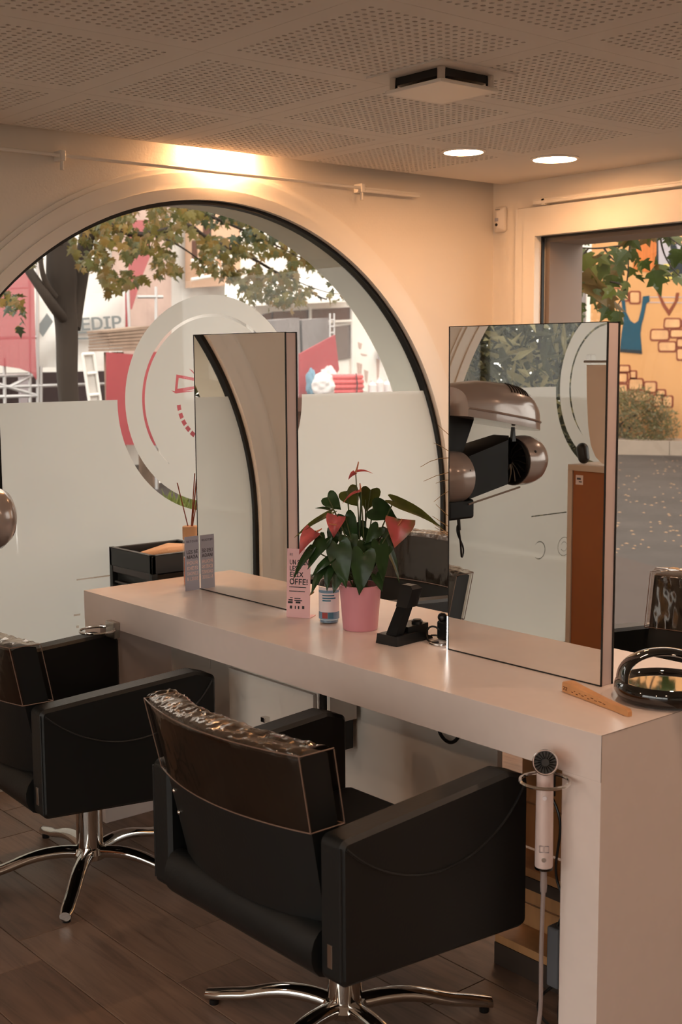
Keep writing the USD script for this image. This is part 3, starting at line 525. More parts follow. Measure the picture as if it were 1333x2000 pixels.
obj('hood_rim', cat(*[tube([(1.60-.53*q, 3.6+s*(w_+.002), 1.544-.085*q) for q, w_ in zip(HQ, HW)], .005, 6) for s in (1, -1)]), 'taupe', h)
def on_hood(q, a): 
    ht = np.interp(q, [0, .08, .32, .55, .70, .82, .90, .95, .985, 1], [.085, .105, .135, .145, .142, .125, .098, .070, .040, .012]); w_ = np.interp(q, [0, .3, .6, .8, .9, .96, 1], [.125, .145, .14, .115, .085, .055, .012])
    return V3(1.60-.53*q, 3.6+w_*math.copysign(abs(math.cos(a))**.8, math.cos(a)), 1.540-.085*q+ht*math.sin(a)**.75)
for k in range(7): obj('vent_slot', tube([on_hood(.50+.035*k+.01*j, 2.45-.12*j) for j in range(6)], .0035, 5), 'black', h)
obj('swing_arm', hull([(x, y, z) for y in (3.58, 3.66) for x, z in ((1.66, 1.56), (1.43, 1.545), (1.66, 1.34), (1.53, 1.34), (1.56, 1.33))]), 'dark_shell', t)
obj('joint', spheres([(1.60, 3.66, 1.42), (1.62, 3.74, 1.30)], [.06, .05]), 'dark_shell', t)
obj('control_box', bx((1.47, 3.56, 1.085), (1.62, 3.68, 1.165), .012), 'dark_shell', t)
obj('hanging_cord', tube(spline([(1.548, 3.58, 1.09), (1.540, 3.58, 1.03), (1.525, 3.585, .96), (1.512, 3.59, .925), (1.505, 3.592, .935), (1.52, 3.59, .99), (1.545, 3.585, 1.06)], 40), .004, 8), 'black', t)
obj('cord_plug', cyl((1.546, 3.58, 1.095), (1.54, 3.58, 1.04), .007, 10), 'black', t)
obj('pole', tube(spline([(1.62, 3.74, 1.32), (1.60, 3.80, 1.0), (1.42, 3.86, .55), (1.40, 3.86, .08)], 24), .02, 14), 'chrome', t)
for k in range(5):
    a = k*2*PI/5+.3; obj('base_leg', tube(spline([(1.40, 3.86, .10), (1.40+.15*math.cos(a), 3.86+.15*math.sin(a), .085), (1.40+.27*math.cos(a), 3.86+.27*math.sin(a), .055)], 10), .014, 10), 'black', t)
    obj('caster', ball((1.40+.27*math.cos(a), 3.86+.27*math.sin(a), .026), .026, 2), 'black', t)

# cabinet seen in the mirror, with a back-lit white sheet standing on it
t = thing('tall_cabinet', 'tall orange-brown cabinet with a pale frame seen in the mirror', 'cabinet', (.15, 3.65, 0))
obj('side_panel', bx((.340, 3.33, .04), (.352, 3.965, 1.185)), 'cab', t)
obj('frame', cat(bx((-.05, 3.967, 0), (.36, 3.995, 1.19), .001), bx((-.05, 3.30, 1.186), (.36, 3.995, 1.215), .001), bx((-.05, 3.30, 0), (.36, 3.328, 1.186), .001), bx((-.05, 3.33, .0), (.36, 3.965, .038)), bx((-.05, 3.33, .04), (-.03, 3.965, 1.185))), 'cabedge', t)
obj('sticker', bx((.352, 3.905, 1.118), (.3535, 3.95, 1.165)), 'labelw', t); obj('sticker_print', cat(bx((.3535, 3.912, 1.13), (.354, 3.93, 1.135)), bx((.3535, 3.918, 1.142), (.354, 3.942, 1.152))), 'inkgrey', t, kind='stuff')
t = thing('curved_backdrop', 'white curved sheet standing on the tall cabinet', 'photo backdrop', (.31, 3.6, 1.216))
obj('sheet', prism(Polygon([(3.935, 1.70), (3.93, 1.55), (3.918, 1.40), (3.90, 1.31), (3.87, 1.255), (3.83, 1.225), (3.78, 1.2165), (3.35, 1.2165), (3.35, 1.70)]), .004, (.30, 0, 0), EY, EZ), 'paper', t)
obj('clamp_rod', cyl((.29, 3.96, 1.716), (.29, 3.33, 1.716), .006, 8), 'steel', t); obj('clamp', bx((.278, 3.90, 1.695), (.315, 3.93, 1.75), .004), 'clear', t)
obj('stand_leg', cyl((.29, 3.34, 1.2165), (.29, 3.34, 1.716), .006, 8), 'steel', t)
single('dark_basket', spheres([(.30, 3.945, 1.245), (.30, 3.955, 1.29)], [.028, .030]), 'black', 'small black basket beside the white backdrop sheet on the cabinet', 'basket')

# black trolley by the window
t = thing('salon_trolley', 'black salon trolley with a tray top by the arched window', 'trolley', (2.78, 4.43, 0))
x0, x1, y0, y1, zt = 2.605, 2.95, 4.275, 4.615, .96
obj('body', cat(bx((x0, y0, zt-.075), (x0+.02, y1, zt), .003), bx((x1-.02, y0, zt-.075), (x1, y1, zt), .003), bx((x0, y0, zt-.075), (x1, y0+.02, zt), .003), bx((x0, y1-.02, zt-.075), (x1, y1, zt), .003), bx((x0+.012, y0+.012, zt-.075), (x1-.012, y1-.012, zt-.06))), 'trolley', t)
for a, b in ((x0, y0), (x0, y1-.025), (x1-.025, y0), (x1-.025, y1-.025)): obj('post', bx((a, b, .06), (a+.025, b+.025, zt-.074), .002), 'trolley', t); obj('caster', ball((a+.0125, b+.0125, .03), .03), 'black', t)
obj('rim_edge', cat(bx((x0, y0, zt), (x0+.02, y1, zt+.002)), bx((x0, y0, zt), (x1, y0+.02, zt+.002))), 'tray', t)
obj('inner_case', bx((x0+.03, y0+.006, .25), (x1-.003, y1-.006, zt-.08), .003), 'trolley', t); obj('case_rail', cat(bx((x0+.002, y0+.003, zt-.10), (x0+.028, y1-.003, zt-.074)), bx((x0+.006, y0+.03, zt-.145), (x0+.03, y1-.03, zt-.138))), 'tray', t); obj('side_plate', bx((x0+.026, y0+.001, .25), (x1-.026, y0+.005, zt-.078)), 'gloss', t)
for z in (.22,): obj('shelf_tray', bx((x0+.025, y0+.003, z), (x1-.025, y1-.003, z+.012), .002), 'tray', t); obj('back_panel', bx((x1-.03, y0+.03, z-.17), (x1-.02, y1-.03, z), 0), 'trolley', t)
single('folded_towel', spheres([(2.68, 4.52, .918), (2.80, 4.47, .93), (2.92, 4.44, .935), (2.86, 4.55, .93)], [.018, .028, .026, .03], 2), 'towel', 'peach towel lying in the tray of the black trolley', 'towel')

# ================================================================ things on the counter
Z = CZ
t = thing('reed_diffuser', 'amber reed diffuser bottle with a wooden cap', 'reed diffuser', (2.615, 4.005, Z))
dx, dy = 2.615, 4.005
obj('bottle', lathe([(.001, Z+.001), (.029, Z+.001), (.031, Z+.004), (.031, Z+.165), (.026, Z+.176), (.020, Z+.180), (.001, Z+.180)], (dx, dy, 0), 32), 'clear', t)
obj('liquid', lathe([(.001, Z+.004), (.0285, Z+.004), (.0285, Z+.11), (.001, Z+.11)], (dx, dy, 0), 32), 'amber', t)
obj('cap', lathe([(.001, Z+.178), (.030, Z+.178), (.031, Z+.182), (.031, Z+.226), (.029, Z+.229), (.001, Z+.229)], (dx, dy, 0), 32), 'lightwood', t)
for k, (a, b) in enumerate(((-.034, .03), (.012, -.012), (.020, -.02), (.034, .012), (.042, -.005))):
    obj('reed', cyl((dx+a*.2, dy+b*.2, Z+.226), (dx+a*1.05+.004*(k % 2), dy+b, Z+.395+.012*((k*3) % 4)), .0021, 6), 'reed', t)
# grey leaflet standing square to the mirror
t = thing('leaflet', 'grey leaflet leaning at the left edge of the far mirror', 'leaflet', (2.55, 3.915, Z))
obj('card', bx((2.525, 3.909, Z+.0005), (2.5875, 3.911, Z+.205)), 'greypaper', t)
TX = lambda s, h, x, z, **k: text(s, h, (x, 3.9088, Z+z), V3(1, 0, 0), V3(0, 0, 1), .0004, **k)
obj('print', cat(TX('RETOUR', .008, 2.532, .182, width=.05), TX('LES SE', .013, 2.532, .140, bold=True, width=.05), TX('MAGA', .013, 2.532, .121, bold=True, width=.05)), 'inkgrey', t, False)
obj('pale_print', cat(*[TX(s, .012, 2.532, z, bold=True, width=.05) for s, z in (('POUR', .099), ('DES', .079), ('GAGNEZ', .059), ('& LISSE', .039))]), 'inkwhite', t, False)
# pink leaflet
a0, a1 = V3(2.521, 3.287, Z), V3(2.563, 3.214, Z); ax = (a1-a0)/np.linalg.norm(a1-a0); wl = np.linalg.norm(a1-a0); nn = np.cross(ax, EZ)
t = thing('leaflet', 'pink leaflet standing before the right edge of the far mirror', 'leaflet', tuple((a0+a1)/2))
lean = EZ+(-nn)*.06; lean /= np.linalg.norm(lean)
obj('card', prism(sbox(0, 0.0005, wl, .232), .0015, a0-nn*.0015, ax, lean), 'pinkpaper', t)
obj('card_foot', prism(sbox(0, 0, wl, .055), .002, a0+EZ*.0005, ax, -nn), 'pinkpaper', t)
T2 = lambda s, h, x, z, **k: text(s, h, a0+ax*x+lean*z, ax, lean, .0005, **k)
obj('headline', cat(T2('UN SOIN', .0155, .009, .179, bold=True, width=.068), T2('LES', .0155, .009, .1585, bold=True, width=.030), T2('ELIX', .0155, .009, .138, bold=True, width=.05), T2('OFFE!', .0185, .009, .1125, bold=True, width=.066)), 'ink', t, False)
obj('small_print', cat(T2('RE', .008, .009, .208, width=.012), *[prism(sbox(x0_, z0_, x1_, z1_), .0004, a0, ax, lean) for x0_, x1_, z0_, z1_ in ((.009, .07, .102, .1045), (.009, .066, .088, .0905), (.007, .022, .057, .062), (.012, .022, .065, .068), (.028, .05, .064, .0665), (.028, .056, .057, .060), (.033, .05, .049, .055), (.005, .022, .048, .055), (.012, .02, .03, .04), (.03, .034, .03, .04), (.041, .046, .03, .04), (.056, .064, .031, .041))]), 'ink', t, False, kind='stuff')
# hand sanitiser bottle
t = thing('sanitiser_bottle', 'clear hand sanitiser bottle with a pale label between leaflet and pot', 'bottle', (2.575, 3.127, Z))
bxx, byy = 2.575, 3.127
obj('bottle', lathe([(.001, Z+.001), (.031, Z+.001), (.034, Z+.005), (.034, Z+.125), (.028, Z+.142), (.013, Z+.15), (.013, Z+.165), (.001, Z+.165)], (bxx, byy, 0), 40), 'clear', t)
obj('gel', lathe([(.001, Z+.004), (.030, Z+.004), (.030, Z+.012), (.001, Z+.012)], (bxx, byy, 0), 32), 'blue', t)
def wrap(z0, z1, d0, d1, r=.0345):       # a label patch on the bottle between two bearings (degrees to the right of the camera line)
    hd_ = -V3(bxx, byy, 0)/np.hypot(bxx, byy); sd = np.cross(hd_, EZ)*-1; n = 14; rr = []
    for a in np.radians(np.linspace(d0, d1, n)):
        e = hd_*math.cos(a)+sd*math.sin(a); rr.append([V3(bxx, byy, Z+z0)+e*r, V3(bxx, byy, Z+z1)+e*r, V3(bxx, byy, Z+z1)+e*(r-.0004), V3(bxx, byy, Z+z0)+e*(r-.0004)])
    return loft(rr)
lb = obj('label', wrap(.016, .122, -75, 75), 'labelw', t)
obj('blue_band', cat(wrap(.016, .040, -75, 75, .0348), wrap(.103, .112, -75, 75, .0348)), 'blue', lb)
obj('red_square', wrap(.019, .039, -40, -8, .0351), 'red', lb); obj('teal_square', wrap(.019, .039, -5, 24, .0351), 'teal', lb)
obj('label_print', cat(*[wrap(z, z+.0045, -38, d, .0350) for z, d in ((.093, 30), (.084, 38), (.076, 10))]), 'teal', lb)
obj('pump_cap', lathe([(.001, Z+.16), (.015, Z+.16), (.015, Z+.178), (.006, Z+.18), (.006, Z+.195), (.001, Z+.195)], (bxx, byy, 0), 20), 'labelw', t)

# flowering plant in a pink pot
PC = V3(2.588, 2.985, 0); RT = V3(math.cos(YAW), -math.sin(YAW), 0); FW = V3(math.sin(YAW), math.cos(YAW), 0)
t = thing('potted_anthurium', 'flowering anthurium in a glossy pink pot', 'potted plant', (PC[0], PC[1], Z))
obj('pot', lathe([(.001, Z+.0005), (.054, Z+.0005), (.056, Z+.004), (.067, Z+.138), (.068, Z+.146), (.0655, Z+.146), (.063, Z+.12), (.001, Z+.12)], PC, 56), 'pot', t, 40)
obj('soil', lathe([(.001, Z+.121), (.060, Z+.121), (.058, Z+.128), (.001, Z+.131)], PC, 32), 'soil', t)
def zp(X, Y, d=0.):        # a spot of the plant: X, Y across and down in half-millimetre steps, d metres behind the pot's centre
    return PC+RT*((X-582)*.00049)+FW*d+EZ*(Z+(1205-Y)*.000495)
HB = np.array([(0, .0), (-.09, .13), (-.15, .28), (-.12, .42), (.0, .51), (.16, .52), (.34, .46), (.52, .36), (.70, .235), (.86, .105), (1, 0)]); HM = np.array([0, 0, .0, .01, .04, .16, .34, .52, .70, .86, 1.])
def leaf(base, tip, w, nrm, curl=.15, heart=.28, fold=.18, m=9):
    base, tip = np.array(base), np.array(tip); ax = tip-base; L = np.linalg.norm(ax); ax /= L; nrm = np.array(nrm, float); nrm -= ax*(nrm@ax); nrm /= np.linalg.norm(nrm); sd = np.cross(ax, nrm); V = []; n = len(HB)
    for (hx0, hy0), mx0 in zip(HB, HM):
        for s in np.linspace(-1, 1, m):
            a = abs(s); x = mx0+(hx0*(heart/.28 if hx0 < 0 else 1)-mx0)*a; y = hy0*1.12*w*s
            h = -curl*L*(x-.25)**2+fold*a**1.3*hy0*w*.8+.03*w*math.sin(9*x+3*s)
            V.append(base+ax*(x*L)+sd*y+nrm*h)
    i, j = np.meshgrid(np.arange(n-1), np.arange(m-1), indexing='ij'); a = (i*m+j).ravel(); f = np.c_[a, a+1, a+m+1, a+m]
    top = np.array(V); f = np.vstack([f[:, [0, 1, 2]], f[:, [0, 2, 3]]]); k = len(top); bot = top-nrm*.0006
    return np.vstack([top, bot]), np.vstack([f, f[:, ::-1]+k])
CROWN = PC+EZ*(Z+.13)
def stalk(end, r=.0022, bow=.02, b=None):
    b = CROWN+RT*rng.uniform(-.02, .02)+FW*rng.uniform(-.02, .02) if b is None else b; mid = (b+end)/2+EZ*bow
    return tube(spline([b, mid, end], 12), np.linspace(r*1.25, r, 12), 6)
LV = [  # base, tip, width, depth base, depth tip, normal (right, to the camera, up), material
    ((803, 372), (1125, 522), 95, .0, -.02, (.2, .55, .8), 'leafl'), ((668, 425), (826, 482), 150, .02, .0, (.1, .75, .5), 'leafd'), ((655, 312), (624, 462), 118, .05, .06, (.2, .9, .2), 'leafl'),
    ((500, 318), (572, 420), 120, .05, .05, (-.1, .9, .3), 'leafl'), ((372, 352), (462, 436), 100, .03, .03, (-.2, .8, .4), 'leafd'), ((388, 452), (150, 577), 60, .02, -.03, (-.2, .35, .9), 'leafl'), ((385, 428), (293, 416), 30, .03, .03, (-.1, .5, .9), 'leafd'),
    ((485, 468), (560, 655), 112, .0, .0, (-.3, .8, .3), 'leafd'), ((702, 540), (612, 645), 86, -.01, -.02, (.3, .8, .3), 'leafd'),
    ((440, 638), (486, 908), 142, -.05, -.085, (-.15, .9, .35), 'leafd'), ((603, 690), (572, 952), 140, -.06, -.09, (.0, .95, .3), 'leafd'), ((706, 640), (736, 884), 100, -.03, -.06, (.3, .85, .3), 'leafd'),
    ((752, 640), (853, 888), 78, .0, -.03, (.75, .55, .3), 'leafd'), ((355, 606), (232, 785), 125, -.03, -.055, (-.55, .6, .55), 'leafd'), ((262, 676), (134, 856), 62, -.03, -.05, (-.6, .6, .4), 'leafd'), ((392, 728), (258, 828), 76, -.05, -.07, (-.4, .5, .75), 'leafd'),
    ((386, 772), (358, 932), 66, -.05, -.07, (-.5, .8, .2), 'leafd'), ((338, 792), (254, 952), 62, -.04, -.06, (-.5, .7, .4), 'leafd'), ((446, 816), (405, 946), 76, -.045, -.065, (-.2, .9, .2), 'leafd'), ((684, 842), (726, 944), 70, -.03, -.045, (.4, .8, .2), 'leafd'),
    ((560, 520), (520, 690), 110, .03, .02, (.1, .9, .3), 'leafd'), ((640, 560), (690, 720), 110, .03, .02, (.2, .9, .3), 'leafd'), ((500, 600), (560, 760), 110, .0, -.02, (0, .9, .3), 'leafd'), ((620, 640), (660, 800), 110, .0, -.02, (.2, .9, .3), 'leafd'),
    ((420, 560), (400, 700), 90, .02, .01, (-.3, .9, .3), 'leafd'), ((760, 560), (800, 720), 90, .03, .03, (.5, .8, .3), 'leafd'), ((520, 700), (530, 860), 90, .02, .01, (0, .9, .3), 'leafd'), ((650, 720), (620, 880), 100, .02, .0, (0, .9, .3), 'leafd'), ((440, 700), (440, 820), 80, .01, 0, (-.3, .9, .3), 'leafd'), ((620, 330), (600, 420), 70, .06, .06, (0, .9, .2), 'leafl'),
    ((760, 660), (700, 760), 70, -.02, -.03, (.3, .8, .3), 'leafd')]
st = []
for b, tp, w, d0, d1, nv, mk in LV:
    nrm = RT*nv[0]-FW*nv[1]+EZ*nv[2]; B = zp(*b, d0); obj('leaf', leaf(B, zp(*tp, d1), w*.00049, nrm), mk, t, 60); st.append(stalk(B))
SP = [((290, 556), (174, 676), 104, -.02, -.05, (-.45, .8, .3)), ((436, 462), (400, 592), 112, -.01, -.03, (-.3, .9, .1)), ((836, 480), (812, 650), 170, -.03, -.06, (.15, .95, .25)), ((590, 312), (462, 352), 34, .02, .0, (-.1, .3, .95)), ((556, 190), (664, 174), 26, .03, .03, (0, .4, .9)), ((556, 195), (503, 226), 36, .03, .02, (-.2, .6, .7))]
SX = [((300, 560), (336, 540)), ((430, 520), (382, 512)), ((826, 520), (850, 478)), ((586, 312), (583, 262)), ((556, 192), (575, 122)), None]
for (b, tp, w, d0, d1, nv), sx in zip(SP, SX):
    B = zp(*b, d0); s = obj('spathe', leaf(B, zp(*tp, d1), w*.00049, RT*nv[0]-FW*nv[1]+EZ*nv[2], .5, .0, .6), 'spathe_green' if w == 170 else 'spathe', t, 60)
    if sx: obj('spadix', tube(spline([zp(*sx[0], d0-.008), zp((sx[0][0]+sx[1][0])/2+2, (sx[0][1]+sx[1][1])/2, d0-.012), zp(*sx[1], d0-.012)], 8), np.linspace(.0032, .0018, 8), 8), 'spadix', s); st.append(stalk(B, .0018))
for s in st: obj('stalk', s, 'stem', t)
obj('rolled_leaf', tube(spline([zp(578, 560, .0), zp(584, 480, .0), zp(590, 340, .02), zp(584, 262, .02)], 12), np.linspace(.004, .0016, 12), 8), 'leafd', t)
obj('withered_tip', leaf(zp(276, 940, -.05), zp(252, 965, -.055), .008, -FW), 'straw', t)

# hair clipper in its charging stand, a second one by the mirror
t = thing('clipper_charger', 'black hair clipper standing tilted in its charging base', 'hair clipper', (2.58, 2.76, Z))
def rot_box(c, ex, ey, size, r=.004):
    s = arr(bx(-np.array(size)/2, np.array(size)/2, r)); ex = np.array(ex, float)/np.linalg.norm(ex); ey = np.array(ey, float); ey -= ex*(ey@ex); ey /= np.linalg.norm(ey); ez = np.cross(ex, ey)
    return np.array(c)+s[0][:, :1]*ex+s[0][:, 1:2]*ey+s[0][:, 2:]*ez, s[1]
bd = V3(2.681-2.510, 2.808-2.707, 0); bd /= np.linalg.norm(bd); bn = V3(-bd[1], bd[0], 0); o = V3(2.495, 2.795, Z)
bd = V3(.93, .1, 0)/np.linalg.norm(V3(.93, .1, 0)); bn = V3(-bd[1], bd[0], 0)
o = V3(2.498, 2.715, Z); B_ = lambda a, b, c: o+bd*a+bn*b+EZ*c
obj('base', hull([B_(a, b, c) for a in (.0, .17) for b in (0, .085) for c in (.0005,)]+[B_(a, b, .03) for a in (.004, .10) for b in (.002, .083)]+[B_(.168, b, .008) for b in (.002, .083)]), 'black', t)
obj('dock', hull([B_(a, b, c) for a in (.07, .165) for b in (.015, .08) for c in (.004, .048)]), 'black', t)
obj('knob', lathe([(.001, Z+.046), (.017, Z+.046), (.018, Z+.056), (.012, Z+.062), (.001, Z+.063)], tuple(B_(.13, .03, 0)*V3(1, 1, 0)), 20), 'black', t)
obj('clipper_body', hull([B_(.03+a, .035+b, .028) for a in (-.016, .020) for b in (-.018, .022)]+[B_(.07+a, .025+b, .118) for a in (-.018, .018) for b in (-.016, .018)]), 'dark_shell', t)
obj('clipper_head', hull([B_(.072+a, .022+b, .112) for a in (-.026, .022) for b in (-.022, .022)]+[B_(.086+a, .010+b, .168) for a in (-.026, .022) for b in (-.020, .030)]+[B_(.080+a, .014+b, .178) for a in (-.014, .016) for b in (-.012, .024)]+[B_(.075, -.008, .13)]), 'black', t)
obj('cord', tube(spline([B_(.16, .0, .01), B_(.175, -.03, .006), B_(.165, -.055, .006), B_(.20, -.075, .015), B_(.215, -.07, .01)], 24), .003, 8), 'black', t)
t = thing('hair_trimmer', 'black trimmer and charger half hidden by the near mirror', 'hair clipper', (2.70, 2.66, Z))
obj('charger_base', bx((2.662, 2.60, Z+.0005), (2.76, 2.715, Z+.06), .008), 'black', t)
obj('trimmer', spheres([(2.70, 2.655, Z+.06), (2.71, 2.65, Z+.125)], [.038, .030]), 'black', t)
obj('button', ball((2.675, 2.70, Z+.07), .015), 'black', t)
obj('cord', tube(spline([(2.665, 2.70, Z+.03), (2.640, 2.725, Z+.036), (2.625, 2.72, Z+.02), (2.615, 2.695, Z+.004), (2.63, 2.67, Z+.004)], 26), .0032, 8), 'black', t)
single('cable_grommet', lathe([(.026, Z+.0005), (.033, Z+.0005), (.032, Z+.004), (.026, Z+.004)], (2.632, 2.668, 0), 36, ring=True), 'steel', 'flat grey cable grommet ring beside the near mirror', 'cable grommet')

# round hand mirror lying on the counter
t = thing('hand_mirror', 'round glossy black hand mirror lying at the counter corner', 'hand mirror', (2.625, 1.845, Z)); mx, my = 2.625, 1.845
obj('body', lathe([(.001, Z+.001), (.105, Z+.001), (.122, Z+.008), (.131, Z+.025), (.128, Z+.042), (.117, Z+.051), (.107, Z+.048), (.102, Z+.038), (.001, Z+.038)], (mx, my, 0), 72), 'gloss', t, 50)
obj('mirror_face', lathe([(.001, Z+.0385), (.101, Z+.0385), (.102, Z+.040), (.001, Z+.040)], (mx, my, 0), 60), 'mirror_dim', t)
hr = []
hx_, hn = RT*.97+FW*.1, FW
for q in np.linspace(0, 1, 30):
    a = PI*q; c = V3(mx, my, Z+.036)+RT*(-.108*math.cos(a))+FW*(.015+.02*math.sin(a))+EZ*(.078*math.sin(a)**.75); wv = .060-.038*math.sin(a)**.8; an = np.arange(16)*2*PI/16
    nrm = RT*(-math.cos(a))*.6+EZ*math.sin(a)+RT*0; nrm /= np.linalg.norm(nrm)
    hr.append(c+np.cos(an)[:, None]*wv*FW+np.sin(an)[:, None]*.0105*nrm)
obj('handle', loft(hr), 'gloss', t, 60)

# engraved wooden piece
t = thing('wooden_wedge', 'engraved orange wood wedge lying near the counter corner', 'wooden tool', (2.46, 1.93, Z))
w0, w1 = V3(2.493, 2.055, Z), V3(2.424, 1.805, Z); wd = (w1-w0)/np.linalg.norm(w1-w0); wn = np.cross(EZ, wd); wl = np.linalg.norm(w1-w0)
prw = [(.0, .030, .027), (.012, .031, .028), (.06, .026, .025), (.12, .0205, .022), (.19, .016, .019), (wl-.006, .0145, .017), (wl, .011, .012)]
obj('body', loft([[w0+wd*d+wn*(h_*b)+EZ*(.0006+c) for b, c in ((-.5, 0), (.5, 0), (.58, .2*t_), (.55, t_*.9), (.45, t_), (-.45, t_), (-.55, t_*.9), (-.58, .2*t_))] for d, h_, t_ in prw]), 'comb', t, 40)
sd_ = -wn if (-wn)@(-FW) > 0 else wn
fo = lambda d: w0+wd*d+sd_*0
wx = wd; up_ = EZ
obj('engraving', cat(text('22', .009, w0+wd*.006+sd_*(.0185)+EZ*.009, wx, up_, .0008, width=.018), *[hull([w0+wd*(d+a)+sd_*(.5*np.interp(d, [p[0] for p in prw], [p[1] for p in prw])*1.16+q)+EZ*(z*1.5+b) for a in (0, l) for b in (0, .0015) for q in (-.0012, .0004)]) for d, z, l in ((.04, .006, .007), (.05, .009, .005), (.058, .005, .008), (.07, .008, .006), (.08, .006, .009), (.093, .009, .007), (.104, .005, .008), (.117, .008, .01), (.132, .006, .01), (.148, .007, .012), (.165, .006, .01))]), 'engrave', t, False)

# spiky plant behind the near mirror
t = thing('spiky_palm', 'dry spiky palm leaves poking out behind the near mirror', 'potted plant', (2.82, 2.50, Z))
obj('pot', lathe([(.001, Z+.001), (.045, Z+.001), (.055, Z+.10), (.05, Z+.10), (.048, Z+.085), (.001, Z+.085)], (2.82, 2.50, 0), 32), 'black', t)
obj('stem', tube([(2.82, 2.50, Z+.08), (2.82, 2.505, Z+.30)], .008, 8), 'stem', t)
for u, v, u2, v2 in ((822, 912, 884, 895), (828, 940, 886, 922), (852, 944, 888, 938), (848, 980, 888, 955), (845, 1008, 890, 1036), (838, 1016, 884, 1046), (848, 865, 884, 886), (850, 1030, 890, 1052), (856, 830, 890, 862), (852, 985, 885, 1015)):
    e, b = at(u, v, 0, 2.80+.04*rng.uniform(-1, 1)), at(u2, v2, 0, 2.81); c = V3(2.82, 2.505, Z+.27+.03*rng.uniform(-1, 1)); p = spline([c, b, e], 12)
    obj('frond', tube(p, np.linspace(.0035, .0008, 12), 5), 'straw', t)

# ================================================================ outdoors
g = struct('ground', 'grey asphalt and pavement outside the windows', 'ground')
obj('asphalt', bx((-30, YA+.29, -.40), (45, 60, -.15)), 'asphalt', g)
obj('asphalt', bx((XB+.301, -40, -.40), (45, YA+.289, -.15)), 'asphalt', g)
obj('asphalt', bx((-40, -40, -.40), (X0-.21, YA+.289, -.15)), 'asphalt', g)
obj('pavement', prism(Polygon([(5.29, 4.95), (8.4, 4.15), (9.55, 7.31), (10.4, 9.6), (5.29, 9.6)]), .012, (0, 0, -.15), V3(1, 0, 0), V3(0, 1, 0)), 'pave', g)
obj('pavement', prism(Polygon([(5.29, -8), (5.29, 4.95), (8.4, 4.15), (4.6+1.2, -8)]), .012, (0, 0, -.15), V3(1, 0, 0), V3(0, 1, 0)), 'pave', g)
obj('step_strip', hull([(x, y, z) for x, y in ((6.55, 5.16), (8.4, 5.02), (8.4, 4.92), (6.55, 5.05)) for z in (-.139, -.08)]), 'kerb', g)
LIT = []
for k in range(90):
    u, v = rng.uniform(1195, 1335), 895+185*rng.uniform(0, 1)**1.2; p = at(u, v, 2, -.147); s = .015+.016*rng.random(); a = rng.uniform(0, 6)
    LIT.append(hull([p+V3(s*math.cos(a+q)*(1 if i % 2 else .6), s*math.sin(a+q), 0) for i, q in enumerate((0, 1.4, 2.6, 3.9, 5.1))]+[p+V3(0, 0, .008)]))
single('leaf_litter', cat(*LIT), 'litter', 'scattered small dry leaves on the asphalt road', 'fallen leaves', kind='stuff', smooth=False)

# --- street side: mural wall, kerb, shrub
MX = 20.9; w = thing('mural_wall', 'ochre wall across the street painted with stones and hanging laundry', 'wall', (MX, 12, -.15))
obj('render', bx((MX, -4, -.15), (MX+.3, 16.78, 8)), 'ochre', w)
def mur(pts, d, round_=0., zoom=True):     # painted shape on the wall
    q = [at(1130+a/4.167, 420+b/4.167, 0, MX) for a, b in pts]; g_ = Polygon([(-p[1], p[2]) for p in q])
    if round_:
        rr = round_*math.sqrt(g_.area)*2.; g_ = g_.buffer(-rr).buffer(rr, 4)
    return prism(g_, d, (MX, 0, 0), V3(0, -1, 0), EZ)
R4 = lambda a, b, c, d, j=0: [(a+j, c), (b-j*.6, c+j*.3), (b, d-j*.4), (a-j*.5, d)]
ST = [(700, 840, 840, 925), (590, 745, 930, 1022), (750, 880, 930, 1000), (655, 800, 1030, 1112), (805, 900, 1005, 1078), (805, 900, 1085, 1182), (330, 425, 1222, 1282), (425, 477, 1268, 1332), (300, 405, 1285, 1365), (412, 535, 1330, 1427), (300, 405, 1375, 1452), (540, 640, 1356, 1447), (638, 716, 1420, 1472), (690, 772, 1472, 1565), (425, 590, 1436, 1520), (608, 690, 1462, 1560), (420, 507, 622, 722), (355, 415, 628, 702), (285, 360, 598, 640), (850, 960, 850, 925), (300, 330, 1470, 1540), (720, 760, 760, 800)][:21]
for a, b, c, d in ST:
    j = rng.uniform(-9, 9); o = obj('painted_outline', mur(R4(a-5, b+5, c-5, d+5, j), .008, .09), 'outline', w); obj('painted_stone', mur(R4(a+9, b-9, c+8, d-10, j), .012, .08), 'stone', o)
obj('painted_top', mur([(352, 668), (382, 680), (392, 790), (425, 858), (460, 883), (493, 860), (518, 762), (530, 662), (580, 655), (582, 705), (556, 722), (536, 830), (518, 890), (508, 965), (522, 1128), (340, 1112), (357, 960), (372, 868), (362, 760)], .014), 'tealp', w)
obj('painted_hem', mur([(345, 1090), (520, 1100), (522, 1130), (340, 1114)], .018), 'tealdk', w)
obj('painted_straps', mur([(645, 632), (668, 640), (715, 735), (742, 772), (788, 700), (800, 632), (824, 632), (815, 695), (742, 822), (690, 745)], .012), 'outline', w)
for yy in (664, 708): obj('painted_line', mur([(582, yy), (880, yy+2), (880, yy+8), (582, yy+6)], .008), 'grey_p', w)
obj('painted_shutter', mur([(440, 60), (640, 50), (640, 470), (450, 455)], .010), 'orange_p', w)
obj('painted_window', mur([(640, 40), (1000, 40), (1000, 525), (640, 525)], .010), 'tealdk', w)
obj('painted_curtain', mur([(655, 70), (750, 70), (752, 160), (735, 190), (758, 280), (735, 330), (745, 440), (660, 440)], .014), 'grey_p', w)
obj('painted_curtain', mur([(800, 240), (1000, 240), (1000, 330), (830, 320)], .014), 'grey_p', w)
